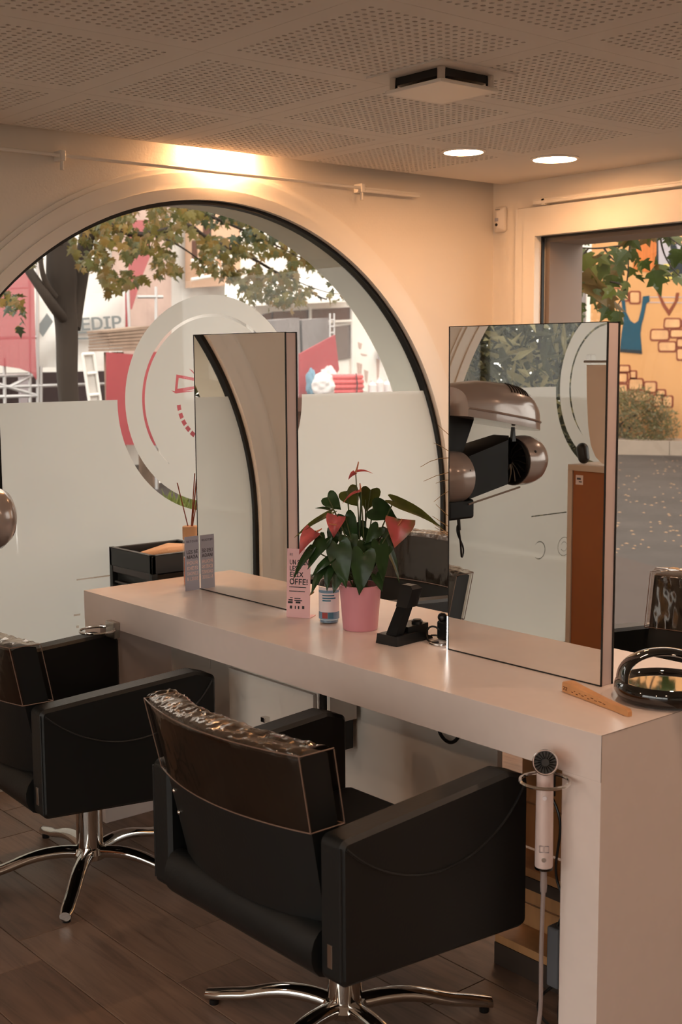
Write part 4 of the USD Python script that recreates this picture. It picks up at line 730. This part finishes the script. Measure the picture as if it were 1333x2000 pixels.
for a, b, c in ((700, 800, 400), (690, 815, 470), (690, 800, 505)): obj('painted_sill', mur([(a, c), (b, c-4), (b, c+14), (a, c+18)], .016), 'yellow_p', w)
obj('painted_beam', mur([(755, 60), (1000, 60), (1000, 230), (760, 230)], .013), 'stone', w)
k0_ = at(1204, 888, 2, -.15); kd = V3(.549, -.836, 0)
k = thing('kerb', 'pale stone kerb in front of the painted wall', 'kerb', tuple(k0_), kind='structure')
for q in range(-2, 6):
    a, b = k0_+kd*q*1.0, k0_+kd*(q+.99); n_ = V3(.836, .549, 0)*.9
    obj('kerb_stone', hull([p+o+EZ*z for p in (a, b) for o in (V3(0, 0, 0), n_) for z in (-.02, .275)]), 'kerb', k)
def leaves_mesh(ps, size, width, dirv=None, spread=1., seed=3):
    r = np.random.default_rng(seed); n = len(ps); d = r.normal(size=(n, 3))*spread
    if dirv is not None: d += np.array(dirv)
    d /= np.linalg.norm(d, axis=1)[:, None]; s = np.cross(d, r.normal(size=(n, 3))); s /= np.linalg.norm(s, axis=1)[:, None]; L = size*r.uniform(.6, 1.25, n)[:, None]; W = width*r.uniform(.7, 1.2, n)[:, None]
    nn_ = np.cross(d, s); v = np.stack([ps, ps+d*L*.45+s*W/2-nn_*L*.05, ps+d*L, ps+d*L*.45-s*W/2-nn_*L*.05], 1).reshape(-1, 3); i = np.arange(n)*4
    return v, np.vstack([np.c_[i, i+1, i+2], np.c_[i, i+2, i+3]])
def shrub(name, label, cat_, c, rad, n, size, width, mats, seed, dirv=None):
    t = thing(name, label, cat_, (c[0], c[1], -.15)); r = np.random.default_rng(seed)
    for i, m in enumerate(mats):
        q = r.normal(size=(n//len(mats), 3)); q /= np.linalg.norm(q, axis=1)[:, None]; q *= r.uniform(.25, 1, (len(q), 1))**.4
        ps = np.array(c)+q*np.array(rad)*(.8+.4*meshkit.fbm(q*2.2+seed, 2)[:, None]); ps = ps[ps[:, 2] > -.12]
        obj('foliage', leaves_mesh(ps, size, width, dirv, 1., seed+i), m, t, False, kind='stuff')
    for k in range(5): obj('branch', tube(spline([(c[0]+.05*k-.1, c[1], -.15), np.array(c)*V3(1, 1, .5)+V3(r.uniform(-.2, .2)*rad[0], r.uniform(-.2, .2)*rad[1], 0), np.array(c)+r.uniform(-.6, .6, 3)*rad], 10), np.linspace(.03, .008, 10), 6), 'bark', t)
    return t
s0 = at(1262, 815, 0, 20.25)
shrub('roadside_shrub', 'low grey-green shrub growing at the foot of the painted wall', 'shrub', (s0[0], s0[1]+.5, .35), (.5, 1.2, .8), 6000, .10, .03, ('bush3', 'bush'), 11, (0, 0, .6))
# white house beyond the end of the mural wall
w = thing('white_house', 'white house wall beyond the end of the painted wall', 'building', (24, 21, -.15))
obj('wall', bx((23, 17.5, -.15), (24, 30, 9)), 'facade', w); obj('window', bx((22.98, 18.6, 2.2), (23.0, 19.6, 3.8)), 'windark', w)

# --- maple leaves
def maple(c, s, fwd, nrm, droop=.2):
    fwd = np.array(fwd, float); fwd /= np.linalg.norm(fwd); nrm = np.array(nrm, float); nrm -= fwd*(nrm@fwd); nrm /= np.linalg.norm(nrm)+1e-9; sd = np.cross(fwd, nrm)
    pr_ = [(-.05, 0), (.0, .30), (.16, .46), (.22, .26), (.50, .50), (.52, .20), (1.0, 0), (.52, -.20), (.50, -.50), (.22, -.26), (.16, -.46), (.0, -.30)]
    v = [c+fwd*.25*s]+[c+fwd*(a*s)+sd*(b*s)-nrm*s*droop*(abs(b)+a*a*.5) for a, b in pr_]; k = len(pr_)
    return np.array(v), np.array([[0, 1+i, 1+(i+1) % k] for i in range(k)])
def rnd_leaf(p, size, r):
    f = r.normal(size=3)*.7+V3(0, 0, -.9); n_ = -FWD*.9+r.normal(size=3)*.7+EZ*.3; return maple(np.array(p), size*r.uniform(.7, 1.25), f, n_, .22)
def branch(pts, r0, r1, n=16): return tube(spline(pts, n), np.linspace(r0, r1, n), 8)

# street tree seen through the arched window
TY = 10.; A_ = lambda u, v, d=0.: at(u, v, 1, TY+d)
t = thing('street_tree', 'street tree with a forked dark trunk and olive autumn leaves', 'tree', tuple(A_(135, 1000)*V3(1, 1, 0)+V3(0, 0, -.15)))
b0 = A_(138, 1000)*V3(1, 1, 0)+V3(0, 0, -.15); TP = [b0, A_(136, 795), A_(131, 720), A_(130, 640), A_(122, 570), A_(118, 500), A_(110, 440)]
obj('trunk', tube(spline(TP, 40), np.interp(np.linspace(0, 1, 40), [0, .5, .75, .85, 1], [.12, .088, .10, .135, .10]), 16), 'bark', t, 60)
BR = [([(128, 625), (95, 585), (70, 548), (52, 520), (40, 470)], .05, .035), ([(108, 580), (88, 548), (80, 500)], .03, .018), ([(138, 640), (152, 560), (165, 490), (178, 430), (200, 390)], .095, .06), ([(172, 450), (215, 440), (262, 458), (330, 448), (360, 440), (400, 462), (450, 485), (520, 520), (590, 562), (640, 580)], .032, .007), ([(262, 458), (330, 470), (380, 500), (420, 520)], .012, .005), ([(290, 460), (300, 500), (330, 520)], .009, .004), ([(400, 462), (440, 500), (470, 540)], .010, .004), ([(520, 520), (560, 540), (620, 565), (680, 570)], .008, .004), ([(178, 430), (240, 400), (330, 400), (430, 430), (520, 470), (600, 510)], .03, .006), ([(118, 480), (90, 440), (60, 430)], .05, .02)]
for pts, r0, r1 in BR: obj('branch', branch([A_(u, v, .12*math.sin(u*.05)) for u, v in pts], r0, r1, 24), 'bark', t, 60)
r = np.random.default_rng(21); CL = []
def low(u): return np.interp(u, [0, 30, 60, 100, 165, 200, 250, 300, 350, 400, 440, 500, 560, 620, 690, 760], [640, 640, 545, 500, 560, 582, 565, 545, 545, 530, 545, 585, 605, 580, 590, 600])
while len(CL) < 3300:
    u, v = r.uniform(-10, 740), r.uniform(385, 610)
    if v > low(u)-8*r.random(): continue
    dens = meshkit.fbm(np.array([[u/46., v/32., 1.]]), 3, 4)[0]
    if dens < .36+.10*(v > 520)+.04*(u < 180): continue
    if 85 < u < 140 and v > 470: continue
    CL.append((u, v))
CL += [(40+6*r.normal(), 600+r.uniform(-25, 40)) for _ in range(16)]+[(r.normal(470, 22), r.uniform(570, 598)) for _ in range(18)]+[(r.normal(555, 26), r.uniform(575, 608)) for _ in range(20)]+[(r.normal(660, 20), r.uniform(560, 592)) for _ in range(16)]
ml = []
for i, (u, v) in enumerate(CL):
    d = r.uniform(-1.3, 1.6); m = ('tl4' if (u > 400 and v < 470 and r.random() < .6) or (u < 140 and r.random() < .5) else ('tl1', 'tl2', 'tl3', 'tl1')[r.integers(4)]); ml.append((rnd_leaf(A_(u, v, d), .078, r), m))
for L_, m in ml[:296]: obj('leaf', L_, m, t, False)
for mk in ('tl1', 'tl2', 'tl3', 'tl4'):
    q = [L_ for L_, m in ml[296:] if m == mk]
    if q: obj('leaves_beyond', cat(*q), mk, t, False, kind='stuff')
# maple twigs in front of the painted wall
VX = 7.6; B2 = lambda u, v, d=0.: at(u, v, 0, VX+d)
t = thing('maple_branch', 'maple branch with green leaves hanging outside the street window', 'branch', tuple(B2(1225, 430)))
for pts in ([(1290, 380), (1262, 430), (1232, 475), (1228, 525), (1222, 565), (1205, 600)], [(1230, 478), (1190, 483), (1150, 485), (1100, 470)], [(1180, 484), (1192, 500), (1215, 520)], [(1150, 485), (1130, 520), (1128, 570)], [(1222, 560), (1180, 550), (1150, 560), (1120, 600)], [(1262, 430), (1290, 450), (1330, 480)], [(1290, 450), (1300, 500), (1330, 540)]):
    obj('twig', branch([B2(u, v) for u, v in pts], .008, .004, 14), 'bark', t, 60)
r = np.random.default_rng(33)
VL = [(1110, 470, 0), (1130, 462, 0), (1150, 470, 0), (1170, 458, 0), (1195, 455, 0), (1215, 462, 1.3), (1200, 470, 1.3), (1150, 500, 1.3), (1165, 505, 0), (1240, 470, 0), (1265, 460, 0), (1290, 465, 0), (1310, 470, 0), (1240, 500, 0), (1255, 520, 0), (1270, 535, 1.2), (1285, 530, 0), (1300, 540, 0), (1325, 545, 1), (1160, 540, 1.6), (1150, 570, 1.7), (1130, 560, 0), (1115, 590, 0), (1108, 540, 0), (1105, 610, 0), (1195, 540, 1.3), (1210, 530, 1), (1185, 590, 1.1), (1200, 575, 0), (1212, 590, 1.1), (1190, 612, 1.1), (1210, 625, 1), (1135, 605, 0), (1125, 625, 0), (1180, 520, 1.1), (1225, 500, 0), (1170, 570, 0), (1240, 545, .8), (1105, 450, 0), (1275, 450, 0), (1140, 585, 1), (1330, 500, 0), (1145, 530, 0), (1205, 500, 1), (1115, 505, .9), (1230, 445, 0), (1300, 450, .9), (1218, 575, .8), (1320, 445, .8), (1250, 440, .9)]
for u, v, k in VL:
    for q in range(3 if k == 0 else 2):
        obj('leaf', rnd_leaf(B2(u+r.normal(0, 7), v-12+r.normal(0, 6), r.uniform(-.25, .25)), .150*(k or .8), r), ('vl1', 'vl2', 'vl1', 'vl3')[r.integers(4)], t, False)

# --- laurel hedge and shrubs beyond the second window
shrub('laurel_bush', 'pale long-leaved bush outside the second window, seen in the near mirror', 'bush', (-1.75, 6.2, 1.6), (1.35, .6, 1.9), 5400, .26, .055, ('bush2', 'bush4', 'bush4'), 5, (.3, -.2, -.5))
shrub('hedge_bush', 'dark olive hedge outside the second window beside the pale bush', 'bush', (-4.6, 8.8, 1.9), (3.6, .8, 3.0), 16000, .26, .09, ('bush4', 'tl4', 'bush'), 8)
shrub('hedge_bush', 'dark olive hedge glimpsed in the far mirror', 'bush', (.6, 8.6, 1.4), (1.5, .7, 2.2), 12000, .14, .05, ('bush', 'tl4', 'tl3'), 9)

# --- building site beyond the tree
F = lambda u, v, y: at(u, v, 1, y)
def wallpoly(pts, y, d=.02):      # an upright sheet of real thickness at depth y; pts are survey pixels
    q = [F(u, v, y) for u, v in pts]; return prism(Polygon([(p[0], p[2]) for p in q]), d, (0, y+d, 0), EX, EZ)
def pipe(u0, v0, u1, v1, y, r=.022): return cyl(F(u0, v0, y), F(u1, v1, y), r, 8)
FY = 19.
b = thing('site_building', 'white building under repair across the street', 'building', (12, FY, -.15))
obj('wall', bx((17.5, FY, -.15), (20.5, FY+1, 9)), 'facade', b)
obj('wall', bx((4, FY+.6, -.15), (17.5, FY+1, 9)), 'facade', b)
obj('stained_wall', wallpoly([(230, 380), (335, 380), (335, 800), (230, 800)], FY+.3, .2), 'pinkwall', b)
p_ = obj('balcony_wall', wallpoly([(374, 380), (470, 380), (470, 556), (374, 562)], FY+.2, .2), 'peach', b); obj('window_pane', wallpoly([(398, 440), (413, 440), (413, 512), (398, 514)], FY+.18, .02), 'winbrown', p_)
obj('window_pane', wallpoly([(376, 470), (386, 470), (386, 520), (376, 521)], FY+.18, .02), 'winbrown', p_)
for q in ((374, 509, 466, 496), (374, 546, 466, 530), (392, 507, 392, 544), (436, 480, 436, 545), (412, 504, 392, 544), (412, 504, 436, 536), (455, 498, 436, 536), (374, 522, 392, 507)): obj('railing_bar', pipe(*q, FY, .03), 'facade', p_)
obj('awning', hull([F(u, v, FY+dy)+EZ*z for (u, v, dy) in ((440, 600, -.9), (700, 588, -.9), (440, 556, .3), (700, 540, .3)) for z in (0, .06)]), 'facade', b)
obj('shop_wall', wallpoly([(500, 596), (760, 582), (790, 900), (500, 900)], FY+.05, .3), 'facade', b)
for u0, u1, va, vb in ((515, 531, 612, 640), (534, 603, 607, 640), (608, 684, 602, 628), (655, 685, 636, 702), (610, 652, 636, 700)): f_ = obj('shop_window', wallpoly([(u0, va+2), (u1, va-2), (u1, vb-2), (u0, vb+2)], FY, .06), 'winbrown' if vb < 660 else 'windark', b)
obj('mullion', cat(pipe(500, 634, 686, 627, FY-.03, .03), pipe(606, 600, 606, 760, FY-.03, .03), pipe(687, 596, 690, 760, FY-.03, .03)), 'facade', b)
obj('stain', cat(*[wallpoly([(u, v), (u+w_, v+3), (u+w_*.7, v+h_), (u+w_*.2, v+h_*.8)], FY+.04, .01) for u, v, w_, h_ in ((700, 668, 8, 14), (705, 690, 14, 5), (698, 708, 10, 40), (712, 722, 8, 26), (736, 700, 6, 50), (690, 735, 20, 10))]), 'pinkwall', b)
obj('wall_lamp', wallpoly([(746, 682), (758, 680), (760, 700), (748, 702)], FY-.2, .15), 'grey_p', b); obj('downpipe', tube([F(762, 700, FY-.1), F(764, 720, FY-.1), F(768, 734, FY-.1), F(772, 720, FY-.1)], .02, 8), 'windark', b)
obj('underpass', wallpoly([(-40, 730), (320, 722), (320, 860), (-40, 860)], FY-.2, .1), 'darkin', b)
obj('curtain', wallpoly([(38, 735), (56, 735), (54, 800), (40, 800)], FY-.4, .05), 'grey_p', b)
for u in (216, 300, 385): p_ = F(u, 690, 15.68); single('fence_post', cyl(p_*V3(1, 1, 0)+V3(0, 0, -.15), p_+V3(0, 0, .02), .025, 8), 'galv', {216: 'leftmost thin post carrying the red sheet below the timber stack', 300: 'middle thin post carrying the red sheet, behind the ring emblem', 385: 'right thin post carrying the red sheet, behind the ring emblem'}[u], 'post')
# netting, tarp, scaffold
single('red_netting', wallpoly([(-60, 480), (66, 520), (70, 690), (72, 742), (62, 728), (40, 720), (0, 714), (-60, 712)], 16.6, .02), 'net', 'red safety netting hung on the scaffold left of the tree', 'netting')
single('red_netting', wallpoly([(252, 430), (292, 430), (294, 500), (278, 540), (258, 604), (252, 604)], 17.3, .02), 'net', 'narrow red netting strip hanging above the tarpaulin', 'netting')
s = thing('scaffold', 'galvanised tube scaffold under the red netting', 'scaffold', tuple(F(30, 800, 16.8)*V3(1, 1, 0)))
for q in ((8, 700, 10, 800), (57, 480, 59, 800), (73, 480, 74, 800), (-40, 735, 66, 732), (-40, 757, 210, 750), (-40, 776, 72, 773), (-30, 742, 70, 772), (66, 732, 20, 755), (-40, 662, 70, 658), (80, 715, 80, 790), (250, 566, 253, 640)): obj('pipe', pipe(*q, 16.75, .025), 'galv', s)
for q in ((268, 580, 318, 580), (305, 560, 305, 640), (60, 560, -40, 566)): obj('pipe', pipe(*q, 17.5, .025), 'galv', s)
single('red_pole', pipe(248, 568, 249, 640, 16.9, .03), 'rednet', 'thin red scaffold pole at the edge of the printed tarpaulin', 'pole')
t = thing('printed_tarpaulin', 'white tarpaulin printed with grey lettering behind the tree trunk', 'tarpaulin', tuple(F(160, 715, 17)))
def sag(poly, y, nx=28, nz=14):
    (u0, v0), (u1, v1), (u2, v2), (u3, v3) = poly; R_ = []
    for i in range(nx+1):
        a = i/nx; col = []
        for k_ in range(nz+1):
            c = k_/nz; u = (u0*(1-a)+u1*a)*(1-c)+(u3*(1-a)+u2*a)*c; v = (v0*(1-a)+v1*a)*(1-c)+(v3*(1-a)+v2*a)*c-4*c*math.sin(a*PI*3)
            col.append(F(u, v, y+.07*math.sin(c*7+a*5)*c+.05*math.sin(a*9)))
        R_.append(col+[p+V3(0, .015, 0) for p in col[::-1]])
    return loft(R_)
obj('sheet', sag([(68, 590), (252, 564), (236, 716), (68, 722)], 17.0), 'tarp', t, 60)
a0_, a1_ = F(134, 647, 16.88), F(238, 640, 16.88); tx = (a1_-a0_)/np.linalg.norm(a1_-a0_); tz = EZ-tx*tx[2]; tz /= np.linalg.norm(tz)
obj('lettering', text('SEDIP', .178, a0_, tx, tz, .008, bold=True, width=np.linalg.norm(a1_-a0_)), 'tarptext', t, False)
obj('lettering', cat(*[wallpoly([(u0, v), (u1, v-2), (u1, v+1.5), (u0, v+3.5)], 16.88, .01) for u0, u1, v in ((148, 216, 648), (148, 204, 660))]), 'tarptext', t, False)
obj('emblem', wallpoly([(72, 640), (92, 612), (104, 628), (84, 658)], 16.88, .01), 'tarptext', t)
single('white_tarpaulin', wallpoly([(322, 380), (376, 380), (376, 570), (345, 600), (325, 600)], FY+.575, .02), 'tarp', 'plain white tarpaulin beside the balcony', 'tarpaulin')
t = thing('leaning_board', 'white framed board leaning beside the tree trunk', 'board', tuple(F(185, 800, 15)))
obj('panel', wallpoly([(162, 695), (181, 694), (228, 1003), (206, 1003)], 15, .03), 'ladder', t)
for q in ((161, 692, 206, 1003), (183, 691, 229, 1003), (161, 692, 183, 691), (170, 730, 188, 728), (174, 772, 194, 770)): obj('rail', pipe(*q, 14.98, .02), 'facade', t)
t = thing('timber_stack', 'stack of grey formwork boards above the red sheet', 'timber', tuple(F(250, 690, 16)))
for k in range(7): o = rng.uniform(-4, 4); obj('board', hull([p+V3(0, dy, 0) for p in (F(213+o, 686-k*6, 15.8), F(300+o, 684-k*7, 15.8), F(213+o, 681.5-k*6, 15.8), F(300+o, 678-k*7, 15.8)) for dy in (0, .6)]), 'wood_g', t)
for u in (222, 285): p_ = F(u, 686, 16.1); obj('trestle', bx(p_*V3(1, 1, 0)+V3(-.05, -.2, -.15), p_+V3(.05, .2, -.01)), 'wood_g', t)
single('red_sheet', wallpoly([(209, 688), (262, 692), (300, 687), (395, 690), (398, 872), (209, 868)], 15.6, .03), 'rednet', 'red plastic sheet hanging below the timber stack', 'sheet')
single('red_sheet', wallpoly([(586, 691), (655, 654), (663, 722), (640, 760), (586, 772)], 14.6, .03), 'rednet', 'red plastic sheet stretched behind the coiled conduit', 'sheet')
for k, (u0, u1) in enumerate(((538, 585), (590, 642))):
    single('mesh_crate', wallpoly([(u0, 625), (u1, 621), (u1+12, 975), (u0+12, 975)], 16.4, .6), 'crate', ('grey mesh crate behind the far mirror post', 'grey mesh crate right of the far mirror')[k], 'crate')
t = thing('frame_ladder', 'small white metal ladder frame behind the red sheet', 'ladder', tuple(F(650, 660, 16.2)))
for q in ((645, 612, 645, 655), (653, 612, 653, 655), (645, 625, 653, 625), (645, 638, 653, 638), (645, 650, 653, 650)): obj('bar', pipe(*q, 16.2, .015), 'galv', t)
for u in (645, 653): p_ = F(u, 655, 16.2); obj('leg', cyl(p_, p_*V3(1, 1, 0)+V3(0, 0, -.15), .015, 8), 'galv', t)
t = thing('flatbed', 'dark flatbed platform carrying conduit and bags', 'trailer', tuple(F(670, 800, 13.5)*V3(1, 1, 0)+V3(0, 0, -.15)))
q0, q1 = F(575, 772, 13.2), F(850, 778, 13.2); obj('deck', bx((q0[0], 13.2, q0[2]-.22), (q1[0], 15.2, q0[2]-.03)), 'winbrown', t)
for x in (q0[0]+.3, q1[0]-.3): obj('wheel', lathe([(.001, -.1), (.3, -.1), (.33, 0), (.3, .1), (.001, .1)], (x, 13.6, .18), 28, 'y'), 'black', t)
obj('chassis', bx((q0[0]+.1, 13.4, .3), (q1[0]-.1, 15, q0[2]-.21)), 'winbrown', t)
cc = F(667, 760, 13.9); t = thing('conduit_coil', 'coil of thick red corrugated conduit on the flatbed', 'conduit', tuple(cc))
zz = q0[2]-.03
for k in range(4):
    r_ = .30-.012*abs(k-1.5); a = np.linspace(0, 2*PI, 90); obj('winding', tube(np.c_[cc[0]+r_*np.cos(a), 13.9+r_*np.sin(a), np.full(90, zz+.04+.068*k)], .038+.003*np.sin(np.arange(90)*2.1), 8, False), 'tube_red', t, 60)
obj('cable_tie', tube([(cc[0], 13.56, zz+.01), (cc[0]+.01, 13.555, zz+.15), (cc[0], 13.57, zz+.30)], .008, 6), 'ink', t)
def blob(c, s, seed, n=3): v, f = ball((0, 0, 0), 1, n); v = v*(1+.30*(meshkit.fbm(v*2.1+seed, 3)[:, None]-.5)*2); return v*np.array(s)+np.array(c), f
single('white_bag', blob(F(632, 737, 13.5)*V3(1, 1, 0)+V3(0, 0, zz+.13), (.15, .18, .17), 4), 'bag', 'crumpled white sack beside the red conduit coil', 'sack'); single('white_bag', blob(F(640, 742, 14.6)*V3(1, 1, 0)+V3(0, 0, zz+.18), (.17, .15, .23), 9), 'bag', 'crumpled white sack behind the red conduit coil', 'sack')
single('blue_bag', blob(F(608, 742, 14.2)*V3(1, 1, 0)+V3(0, 0, zz+.16), (.06, .1, .2), 2), 'bagblue', 'pale blue sack at the left of the white sacks', 'sack')
for k, (u, v) in enumerate(((728, 765), (742, 758), (757, 762), (768, 752), (775, 768))):
    c_ = F(u, 778, 13.5+.1*k); lab = ('small pale canister just right of the conduit coil', 'tall pale canister second from the conduit coil', 'pale canister third from the conduit coil', 'tall pale canister fourth from the conduit coil', 'pale canister farthest from the conduit coil')[k]
    single('canister', lathe([(.001, zz), (.06, zz), (.062, zz+.02), (.06, zz+.13+.03*(k % 2)), (.03, zz+.17+.03*(k % 2)), (.028, zz+.2+.03*(k % 2)), (.001, zz+.2+.03*(k % 2))], (c_[0], c_[1], 0), 16), 'bag', lab, 'canister', 'canisters on the flatbed')
# flower bed and painted lines seen through the ring-shaped clear gap
t = thing('flower_bed', 'low planter with grass and yellow flowers outside the arched window', 'planter', (4.4, 7.0, -.15))
c_ = at(372, 972, 1, 7.0); obj('box', bx((c_[0]-.9, 6.7, -.15), (c_[0]+.9, 7.4, c_[2]-.12)), 'kerb', t)
ps = np.c_[rng.uniform(c_[0]-.85, c_[0]+.85, 900), rng.uniform(6.72, 7.38, 900), np.full(900, c_[2]-.12)]; obj('grass_tufts', leaves_mesh(ps, .14, .02, (0, 0, 2), .6, 2), 'grass', t, False, kind='stuff')
for k in range(14): obj('flower', ball((c_[0]+rng.uniform(-.4, .5), rng.uniform(6.75, 7.1), c_[2]-.05+rng.uniform(-.04, .02)), .014, 1), 'flower', t)
for k in range(4):
    p0, p1 = at(268+14*k, 905+12*k, 2, -.147), at(292+14*k, 880+16*k, 2, -.147); d_ = (p1-p0)/np.linalg.norm(p1-p0); n_ = np.cross(d_, EZ)*.05
    single('road_line', hull([p+s_*n_+EZ*z for p in (p0-d_*.2, p1+d_*.2) for s_ in (-1, 1) for z in (-.004, .004)]), 'facade', f'white painted parking line on the asphalt, {("first", "second", "third", "fourth")[k]} from the left in the ring gap', 'road marking')
